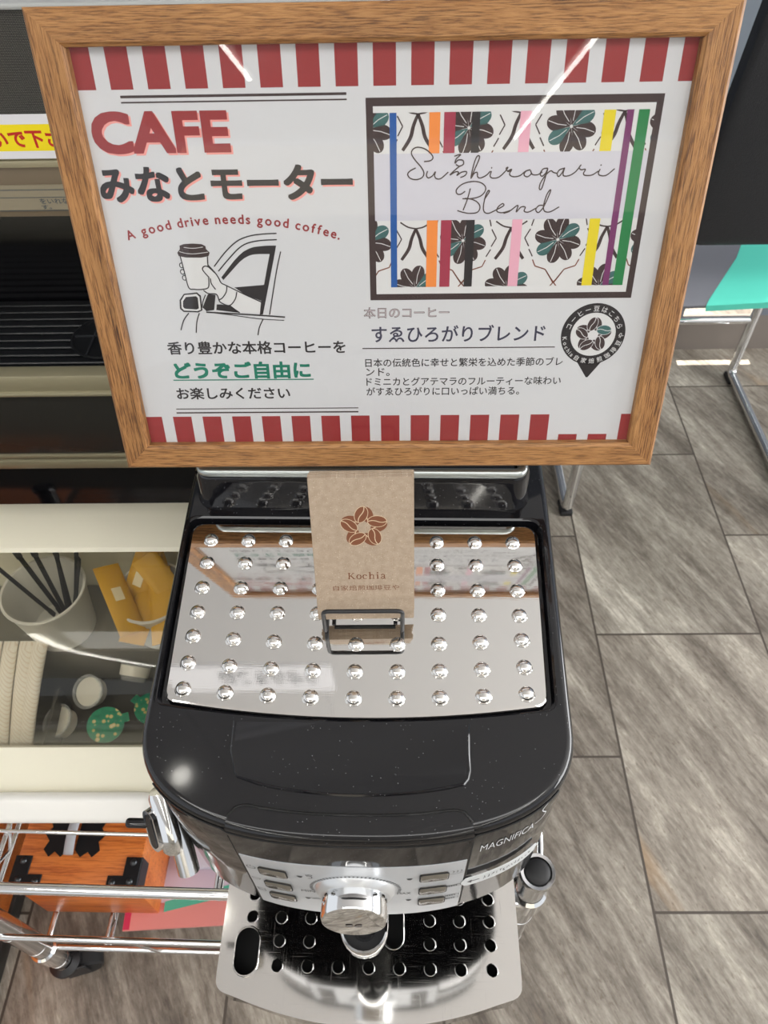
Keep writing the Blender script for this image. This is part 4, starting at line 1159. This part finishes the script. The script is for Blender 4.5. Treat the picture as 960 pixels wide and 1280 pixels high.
b = NB(); cbox(b, CXa+.006, CXb-.006, .3835, .464, .4802, .5380); obj('back_shelf', b, mat('grey_insert', srgb(122, 119, 109), .5), case)
ZC = .5385
papercup = mat('white_paper_cup', srgb(222, 220, 212), .5)
def cup(x, y, r1, r0, h, label):
    b = NB(); t_ = .0012
    lathe(b, [(r0, 0), (r0, .003), (r1, h-.003), (r1+.0016, h-.0015), (r1+.0012, h), (r1-.0010, h-.0002), (r1-.0012-t_, h-.004), (r0-t_, .004), (0, .004)], 40)
    o = obj('cup', b, papercup, None, 40); o.location = (x, y, ZC); tag(o, label, 'cup', 'cups inside the clear-lidded case')
cup(-.340, .414, .0390, .031, .066, 'white cup of black stirrers under the clear lid')
cup(-.236, .413, .0350, .028, .062, 'white cup of yellow sachets under the clear lid')
# stirrers
sb = mat('black_stirrer_plastic', (.012, .012, .013), .35)
tops = [(-.383, .424, .640), (-.366, .441, .632), (-.352, .446, .630), (-.330, .447, .630), (-.3275, .444, .630), (-.306, .441, .630), (-.302, .434, .628), (-.299, .428, .632)]
bots = [(-.352, .424, .5405), (-.345, .426, .5405), (-.338, .421, .5405), (-.332, .420, .5405), (-.335, .416, .5405), (-.329, .412, .5405), (-.3315, .408, .5405), (-.328, .404, .5405)]
SLB = ['black stirrer leaning furthest left in the white cup', 'second black stirrer from the left in the white cup', 'third black stirrer from the left in the white cup', 'black stirrer standing straight up at the back of the white cup',
       'thin black stirrer just right of the upright one in the cup', 'rearmost of the black stirrers bunched at the right of the cup', 'middle one of the black stirrers bunched at the right of the cup', 'front one of the black stirrers bunched at the right of the cup']
for tpp, bt, lb in zip(tops, bots, SLB):
    b = NB(); d = (Vector(tpp)-Vector(bt)); L_ = d.length
    box(b, (0, 0, L_/2), (.0046, .0012, L_-.012), .0004, 1); box(b, (0, 0, L_-.006), (.0062, .0012, .012), .0005, 1); box(b, (0, 0, .006), (.0060, .0012, .012), .0005, 1)
    o = obj('stirrer', b, sb, None, 40); o.matrix_world = Matrix.Translation(bt) @ d.to_track_quat('Z', 'Y').to_matrix().to_4x4(); tag(o, lb, 'stirrer', 'black stirrers in the cup')
# yellow sachets
ys = mat('yellow_sachet_film', srgb(212, 162, 40), .3); ysw = mat('sachet_print', srgb(238, 226, 190), .4)
sac = [((-.263, .402, .604), (-74, 20, 35), 'yellow sachet lying forward over the left rim of its cup'), ((-.250, .424, .600), (-40, 12, -20), 'yellow sachet standing at the left back of its cup'),
       ((-.232, .432, .604), (-38, -10, 10), 'yellow sachet standing upright at the back of its cup'), ((-.220, .416, .602), (-44, -14, 35), 'yellow sachet leaning right in its cup'),
       ((-.242, .402, .590), (-80, 4, -10), 'yellow sachet lying flat across the front of its cup'), ((-.224, .400, .596), (-76, -16, 8), 'yellow sachet at the right front of its cup')]
for (x, y, z), (rx, ry, rz), lb in sac:
    b = NB(); n_ = 8; R_ = []
    for i in range(n_+1):
        zz = -.038+.076*i/n_; th_ = .0030*math.sin(PI*i/n_)**.6+.0003
        R_.append([(.0125*math.cos(a*PI/6), th_*math.sin(a*PI/6), zz) for a in range(12)])
    loft(b, R_)
    o = obj('sugar_sachet', b, ys, None, 60); o.location = (x, y, z); o.rotation_euler = [math.radians(v) for v in (rx, ry, rz)]
    tag(o, lb, 'sachet', 'yellow sachets in the cup')
    if 'back' in lb or 'left rim' in lb: b = NB(); box(b, (0, -.0031, .004), (.009, .0008, .014)); obj('printed_label', b, ysw, o)
# sugar sticks
ss = mat('white_stick_paper', srgb(232, 222, 206), .6)
def stickp():
    N = NT(ss); v = N.coord(); s_ = N.add('ShaderNodeSeparateXYZ'); N.link(v, s_.inputs[0])
    f = N.math('SINE', N.math('MULTIPLY', N.math('ADD', s_.outputs[2], N.math('MULTIPLY', s_.outputs[0], .6)), 2600))
    N.link(N.mix(N.math('GREATER_THAN', f, .6), srgb(236, 229, 216), srgb(226, 212, 192)), N.b.inputs['Base Color'])
stickp()
sk = [(-.412, 'leftmost'), (-.3955, 'second from the left'), (-.3795, 'third from the left'), (-.3635, 'fourth from the left'), (-.3500, 'rightmost')]
for i, (x, nm) in enumerate(sk):
    b = NB(); R_ = []
    for k in range(11):
        t_ = k/10; yy = .2905+.094*t_; e = min(t_, 1-t_)*10; th_ = .0046*min(1, e)+.0006; zz = .4965+.060*t_+.004*math.sin(PI*t_)
        R_.append([(x+(.010*(1-t_) if i == 4 else .004*(1-t_))*-1+.0075*math.cos(a*PI/8), yy, zz+th_*math.sin(a*PI/8)) for a in range(16)])
    loft(b, R_); o = obj('sugar_stick', b, ss, None, 60)
    tag(o, nm+' of the white paper sugar sticks under the clear lid', 'sugar stick', 'sugar sticks in the case')
# creamer pots
foil = mat('green_printed_foil', srgb(20, 150, 112), .3, .2)
def foiln():
    N = NT(foil); v = N.coord(); vo = N.add('ShaderNodeTexVoronoi'); vo.inputs['Scale'].default_value = 170; N.link(v, vo.inputs['Vector'])
    c = N.ramp(vo.outputs['Distance'], [(.0, srgb(232, 226, 190)), (.30, srgb(220, 200, 130)), (.42, srgb(26, 150, 112)), (1, srgb(10, 120, 92))])
    N.link(c, N.b.inputs['Base Color'])
foiln()
def creamer(x, y, z, rot, green, lb):
    t_ = thing('creamer_pot', lb, 'creamer', (x, y, z), 0, 'creamer pots in the case'); t_.rotation_euler = [math.radians(v) for v in rot]
    b = NB(); lathe(b, [(0, 0), (.0110, 0), (.0120, .001), (.0148, .0165), (.0172, .0172), (.0172, .0180), (.0142, .0180)], 32); obj('pot', b, clearcup, t_, 40)
    if green: b = NB(); lathe(b, [(.0176, .0181), (.0176, .0187), (.0120, .0190), (0, .0188)], 32); box(b, (.0185, .002, .0185), (.008, .009, .0006), .0002, 1); obj('foil_lid', b, foil, t_, 40)
    else: b = NB(); lathe(b, [(.0140, .0050), (.0146, .0150), (0, .0150), (0, .0050)], 32); obj('milk', b, mat('creamer_milk', srgb(226, 222, 210), .4), t_, 40)
creamer(-.2880, .3230, .4895, (14, 6, 20), True, 'green-lidded creamer pot nearest the front of the case')
creamer(-.2470, .3360, .4885, (10, -12, 150), True, 'green-lidded creamer pot tucked beside the coffee machine')
creamer(-.2640, .3600, .5190, (-62, 20, 0), False, 'clear creamer pot lying on its side at the back of the pile')
creamer(-.3060, .3600, .4960, (24, -14, 0), False, 'clear creamer pot upright behind the nearest green-lidded one')
creamer(-.3290, .3280, .4885, (-12, -20, 60), False, 'clear creamer pot at the left of the pile, beside the sugar sticks')

# ------------------------------------------------------------------ drinks vending machine behind
vm = thing('drinks_dispenser', 'champagne and black hot-drinks dispenser behind the framed poster', 'drinks machine', (-.40, .60, 0))
VX0, VX1 = -.46, .40
def vbox(b, x0, x1, y0, y1, z0, z1, bev=0): box(b, ((x0+x1)/2, (y0+y1)/2, (z0+z1)/2), (x1-x0, y1-y0, z1-z0), bev, 2)
b = NB(); vbox(b, VX0, VX1, .16, .42, 0, 1.034); vbox(b, VX0, VX0+.02, .012, .16, 0, 1.034); vbox(b, VX1-.02, VX1, .012, .16, 0, 1.034); vbox(b, VX0+.02, VX1-.02, .012, .16, .885, 1.034); vbox(b, VX0+.02, VX1-.02, .012, .16, 0, .690)
obj('cabinet_body', b, vblack, vm)
b = NB(); vbox(b, VX0, VX1, -.004, .40, 1.0345, 1.0385, .0015); obj('top_plate', b, mat('pale_grey_top', srgb(170, 172, 170), .5), vm)
b = NB(); vbox(b, VX0, VX1, -.001, .012, .966, 1.0340); obj('vent_mesh', b, meshm, vm)
b = NB(); vbox(b, VX0, VX1, -.003, .012, .926, .9315, .001); vbox(b, VX0, VX1, -.0015, .012, .9320, .9655); obj('head_trim', b, goldl, vm, 40)
b = NB(); vbox(b, VX0, VX1, 0, .012, .8835, .9258, .001); obj('head_panel', b, gold, vm, 40)
b = NB(); vbox(b, VX0+.02, VX1-.02, .135, .1585, .700, .884); obj('recess_back', b, vblack, vm)
# drip grille: slats and a round spoked inset
b = NB()
for k in range(10):
    y = .012+.0128*k; box(b, (-.03, y, .7115), (.80, .0098, .006), .0012, 1, Matrix.Rotation(0, 4, 'X'))
vbox(b, VX0+.021, VX1-.021, .002, .012, .705, .7165, .001)
vbox(b, VX0+.021, VX1-.021, .004, .134, .6905, .7040)
obj('drip_grille', b, vgrille, vm, 40)
gx, gy = .0960, .062
b = NB()
lathe(b, [(.0365, .7148), (.0385, .7162), (.0365, .7172), (.0345, .7160), (.0345, .7152), (0, .7152)], 44, Matrix.Translation((gx, gy, 0)))
obj('cup_ring', b, vgrille, vm, 40)
b = NB()
box(b, (gx, gy, .7168), (.069, .0012, .0022))
for dx in (-.014, .014): box(b, (gx+dx, gy, .7168), (.0012, .066, .0020))
obj('ring_bars', b, mat('grille_edge', (.03, .032, .036), .3), vm)
b = NB(); vbox(b, VX0, VX1, -.006, .012, .6935, .7180, .003); vbox(b, VX0, VX1, -.009, .012, .6925, .6985, .0025); obj('shelf_lip', b, goldl, vm, 40)
b = NB(); vbox(b, VX0, VX1, -.002, .012, .6045, .6915, .001); obj('upper_panel', b, vpanel, vm, 40)
b = NB(); vbox(b, VX0, VX1, -.004, .012, .5990, .6035, .001); vbox(b, VX0, VX1, -.006, .012, .5830, .5965, .003); obj('middle_trim', b, goldl, vm, 40)
b = NB(); vbox(b, VX0, VX1, -.001, .012, .02, .5820, .001); obj('lower_panel', b, vblack, vm, 40)
# stuck-on notice
nx0, nx1 = VX0+.05, .196
b = NB(); vbox(b, nx0, nx1, -.0032, -.0022, .9335, .9665); no = obj('notice', b, signwhite, vm)
b = NB(); nk = Ink(b, lambda u, v, l: (u, -.0033-.00003*l, v))
nk.poly([(nx0, .9395), (nx1, .9395), (nx1, .9595), (nx0, .9595)], 0, 0)
cw = .0140; xd = .1105
for i, ch in enumerate('触れないで下さい'):
    vs, fs = text_geo(ch, .035); px_ = xd+(i-4)*cw
    nk.mesh([(px_+(x-.5)*cw*.98, .9425+(y+.06)*cw*1.02) for x, y in vs], fs, 1, 1)
obj('notice_print', b, [yellow, signred], no, 'keep')
# small moulded label
b = NB()
L = [(-.10, .888), (.198, .888), (.2, .8885), (.2005, .891), (.188, .9075), (.184, .909), (-.10, .909)]
L = [(x-.005-.038*(x > .15), z+.0022) for x, z in L]
loft(b, [[(x, -.0002, z) for x, z in L], [(x, -.0012, z) for x, z in L]]); la = obj('instruction_label', b, mat('label_champagne', srgb(142, 133, 112), .4), vm)
b = NB(); lk = Ink(b, lambda u, v, l: (u, -.0014-.00003*l, v))
I_ = [(-.09, .8897), (.1555, .8897), (.1570, .8912), (.1455, .9068), (.1425, .9074), (-.09, .9074)]
lk.stroke(I_+[I_[0]], .0006, 0, 1, False); lk.stroke([(-.09, .9010), (.1500, .9010)], .0005, 0, 1)
lk.text('をいれない',   .1090, .1390, .8955, .9000, 0, 1, .01); lk.text('す。', .1090, .1170, .8908, .8945, 0, 1, .01)
obj('label_print', b, signgrey, la, 'keep')

# hanging sign over the counter, seen mirrored in the steel tray
hs_ = thing('hanging_sign', 'white hanging sign strip with black lettering, mirrored in the steel cup tray', 'sign', (-.322, .62, 1.91))
b = NB(); box(b, (0, 0, .08), (.362, .006, .16), .001); obj('sign_board', b, signwhite, hs_)
b = NB(); hk = Ink(b, lambda u, v, l: (u, -.0032-.00003*l, v)); hk.text('はこちらから', -.060, .150, .034, .112, 0, 1, .02); obj('sign_lettering', b, mat('sign_black_ink', srgb(40, 40, 44), .5), hs_, 'keep')
for sx in (-1, 1): b = NB(); tube(b, [(sx*.16, 0, .16), (sx*.16, 0, .69)], .0012, 6); obj('sign_wire', b, chrome_soft, hs_)

# ------------------------------------------------------------------ little orange chest on the lower shelf
ch = thing('wooden_chest', 'small orange-stained wooden chest with black metal corners on the lower shelf of the cart', 'chest', (-.3775, .300, .1330), math.radians(-1))
iron = mat('black_iron', (.02, .021, .024), .4, .6); rivm = mat('rivet', (.07, .075, .08), .3, .8)
b = NB(); box(b, (0, 0, .0445), (.146, .130, .087), .002); obj('chest_body', b, chestwood, ch, 40)
b = NB(); box(b, (0, 0, .1055), (.150, .134, .033), .003); obj('chest_lid', b, chestwood, ch, 40)
ZL = .1222
for sx in (-1, 1):
    b = NB()
    box(b, (sx*.066, -.049, ZL+.0006), (.019, .036, .0016), .0004, 1); box(b, (sx*.054, -.0595, ZL+.0007), (.030, .0155, .0016), .0004, 1)
    box(b, (sx*.066, -.0678, ZL-.012), (.019, .0016, .026)); box(b, (sx*.0756, -.049, ZL-.012), (.0016, .036, .026))
    cn = obj('corner_bracket', b, iron, ch)
    b = NB()
    for x, y in ((.066, -.037), (.066, -.058), (.0455, -.0595)): lathe(b, [(.0042, 0), (.0036, .0016), (.0015, .0026), (0, .0028)], 14, Matrix.Translation((sx*x, y, ZL+.0013)))
    obj('rivets', b, rivm, cn, 60)
b = NB()
for sx in (-1, 1):
    pl = [(.004, -.012), (.012, -.020), (.020, -.014), (.026, -.020), (.034, -.012), (.030, -.002), (.037, .006), (.030, .014), (.036, .024), (.026, .030), (.020, .024), (.012, .032), (.004, .026)]
    prism(b, [(-.012+sx*x, y-.012) for x, y in (pl if sx > 0 else pl)], ZL+.0002, ZL+.0016)
obj('handle_plate', b, iron, ch)
b = NB(); R_ = []
for k in range(13):
    t_ = k/12; y = -.030+.058*t_; z = ZL+.003+.014*math.sin(PI*t_); R_.append([(-.014+.004*math.sin(2*t_)+.006*math.cos(a*PI/5), y, z+.0022*math.sin(a*PI/5)) for a in range(10)])
loft(b, R_); obj('handle', b, mat('grey_strap', srgb(176, 178, 184), .4), ch, 60)
# papers
def sheet(x, y, z, wx, wy, rz, m, name, lb, cat, t_=.002, group=None):
    b = NB(); box(b, (0, 0, t_/2), (wx, wy, t_), .0003, 1); o = obj(name, b, m, None); o.location = (x, y, z); o.rotation_euler = (0, 0, math.radians(rz)); tag(o, lb, cat, group); return o
zs = .1310
bk_ = sheet(-.247, .284, zs+.0012, .210, .130, 3, mat('booklet_pink', srgb(222, 138, 132), .5), 'booklet', 'pink, lavender and green booklet lying under the white papers on the lower shelf', 'booklet', .004)
b = NB(); box(b, (-.012, .014, .0044), (.178, .098, .0006), 0, 1); obj('lavender_panel', b, mat('booklet_lavender', srgb(214, 196, 212), .5), bk_)
b = NB(); prism(b, [(-.055, -.046), (.10, -.018), (.10, -.004), (-.055, -.034)], .0042, .0053); obj('green_band', b, mat('booklet_green', srgb(84, 178, 150), .5), bk_)
b = NB(); box(b, (-.1005, 0, .0044), (.008, .128, .0007)); obj('crimson_edge', b, mat('booklet_crimson', srgb(206, 44, 84), .5), bk_)
sheet(-.215, .372, zs+.0075, .150, .170, 2, mat('lavender_white_paper', srgb(214, 212, 226), .6), 'paper_stack', 'pale lavender stack of papers on the lower shelf beside the chest', 'paper', .010)
sheet(-.170, .345, zs+.0180, .105, .150, -4, mat('pale_green_paper', srgb(212, 220, 214), .6), 'folder', 'pale green folder lying on the lavender papers under the machine', 'folder', .006)

# low wooden cabinet on the left
cab = thing('wooden_cabinet', 'orange wooden cabinet at the lower left edge beside the cart', 'cabinet', (-.84, .295, 0))
b = NB(); box(b, (0, 0, .165), (.58, .56, .27), .003); obj('cabinet_carcass', b, chestwood, cab, 40)
b = NB(); box(b, (0, 0, .015), (.588, .568, .030), .002); obj('cabinet_plinth', b, mat('plinth_black', (.02, .018, .016), .5), cab, 40)

# ------------------------------------------------------------------ meeting chair at the right
chair = thing('meeting_chair', 'chrome-legged chair with a black backrest and grey and turquoise seat, right of the poster', 'chair', (.59, 1.233, 0), math.radians(0))
hx, hy = .233, .218
def leg_side(sx):
    x = sx*hx; z = .013
    P = [(x, -hy, .60) if sx < 0 or True else None, (x, -hy, z), (x, hy, z), (x, hy, .49)]
    b = NB(); tube(b, arcpath(P, .022), .0108, 16); o = obj('leg_frame', b, chrome, chair, 60)
    for y in (-hy+.012, hy-.012): b = NB(); box(b, (x, y, .006), (.026, .040, .012), .003); obj('foot_pad', b, rubber, o)
for sx in (-1, 1): leg_side(sx)
b = NB(); tube(b, [(-hx, hy, .165), (hx, hy, .165)], .0085, 14); obj('cross_bar', b, chrome, chair, 60)
b = NB(); tube(b, [(-hx, -hy+.06, .478), (hx, -hy+.06, .478)], .0085, 14); obj('seat_rail', b, chrome, chair, 60)
b = NB(); R_ = []
def seatsec(x0, x1, y0, y1, z, th): pass
nx_ = 24
def seat_strip(b, side):
    R_ = []
    for k in range(nx_+1):
        row = []
        for y, dz in ((-.205, -.013), (-.212, -.004), (-.206, .003), (-.1, .008), (.0, .006), (.1, .006), (.205, .004), (.21, -.005), (.2, -.013)):
            sp_ = -.086+.44*(y+.2)+.03*math.sin((y+.2)*9)
            xa, xb = (-.232, sp_-.0003) if side == 0 else (sp_+.0003, .232)
            x = xa+(xb-xa)*k/nx_; row.append((x, y, .506+.004*math.sin(x*14+.5)+(dz if dz > -.01 else dz*(1 if side == 0 else 1.5))))
        R_.append(row)
    loft(b, R_)
b = NB(); seat_strip(b, 0); obj('seat', b, seatgrey, chair, 50)
b = NB(); seat_strip(b, 1); obj('turquoise_seat_panel', b, teal, chair, 50)
chair.children[-1]['label'] = 'turquoise half of the seat'
b = NB()
Lb = []
for (x, z) in rrect(.175, .195, .040, 8, 0, .195): Lb.append((x, z))
def back(off, ins):
    out = []
    for x, z in Lb:
        k = 1-ins/.2; xx = x*k; zz = .195+(z-.195)*k
        xx *= 1.04-.10*z/.39
        out.append((xx, -.232-.10*zz*.55-.02*(xx/.2)**2+off+.012, .620+zz))
    return out
loft(b, [back(.016, .006), back(.013, 0), back(-.010, 0), back(-.016, .008)]); obj('backrest', b, chairblk, chair, 50)
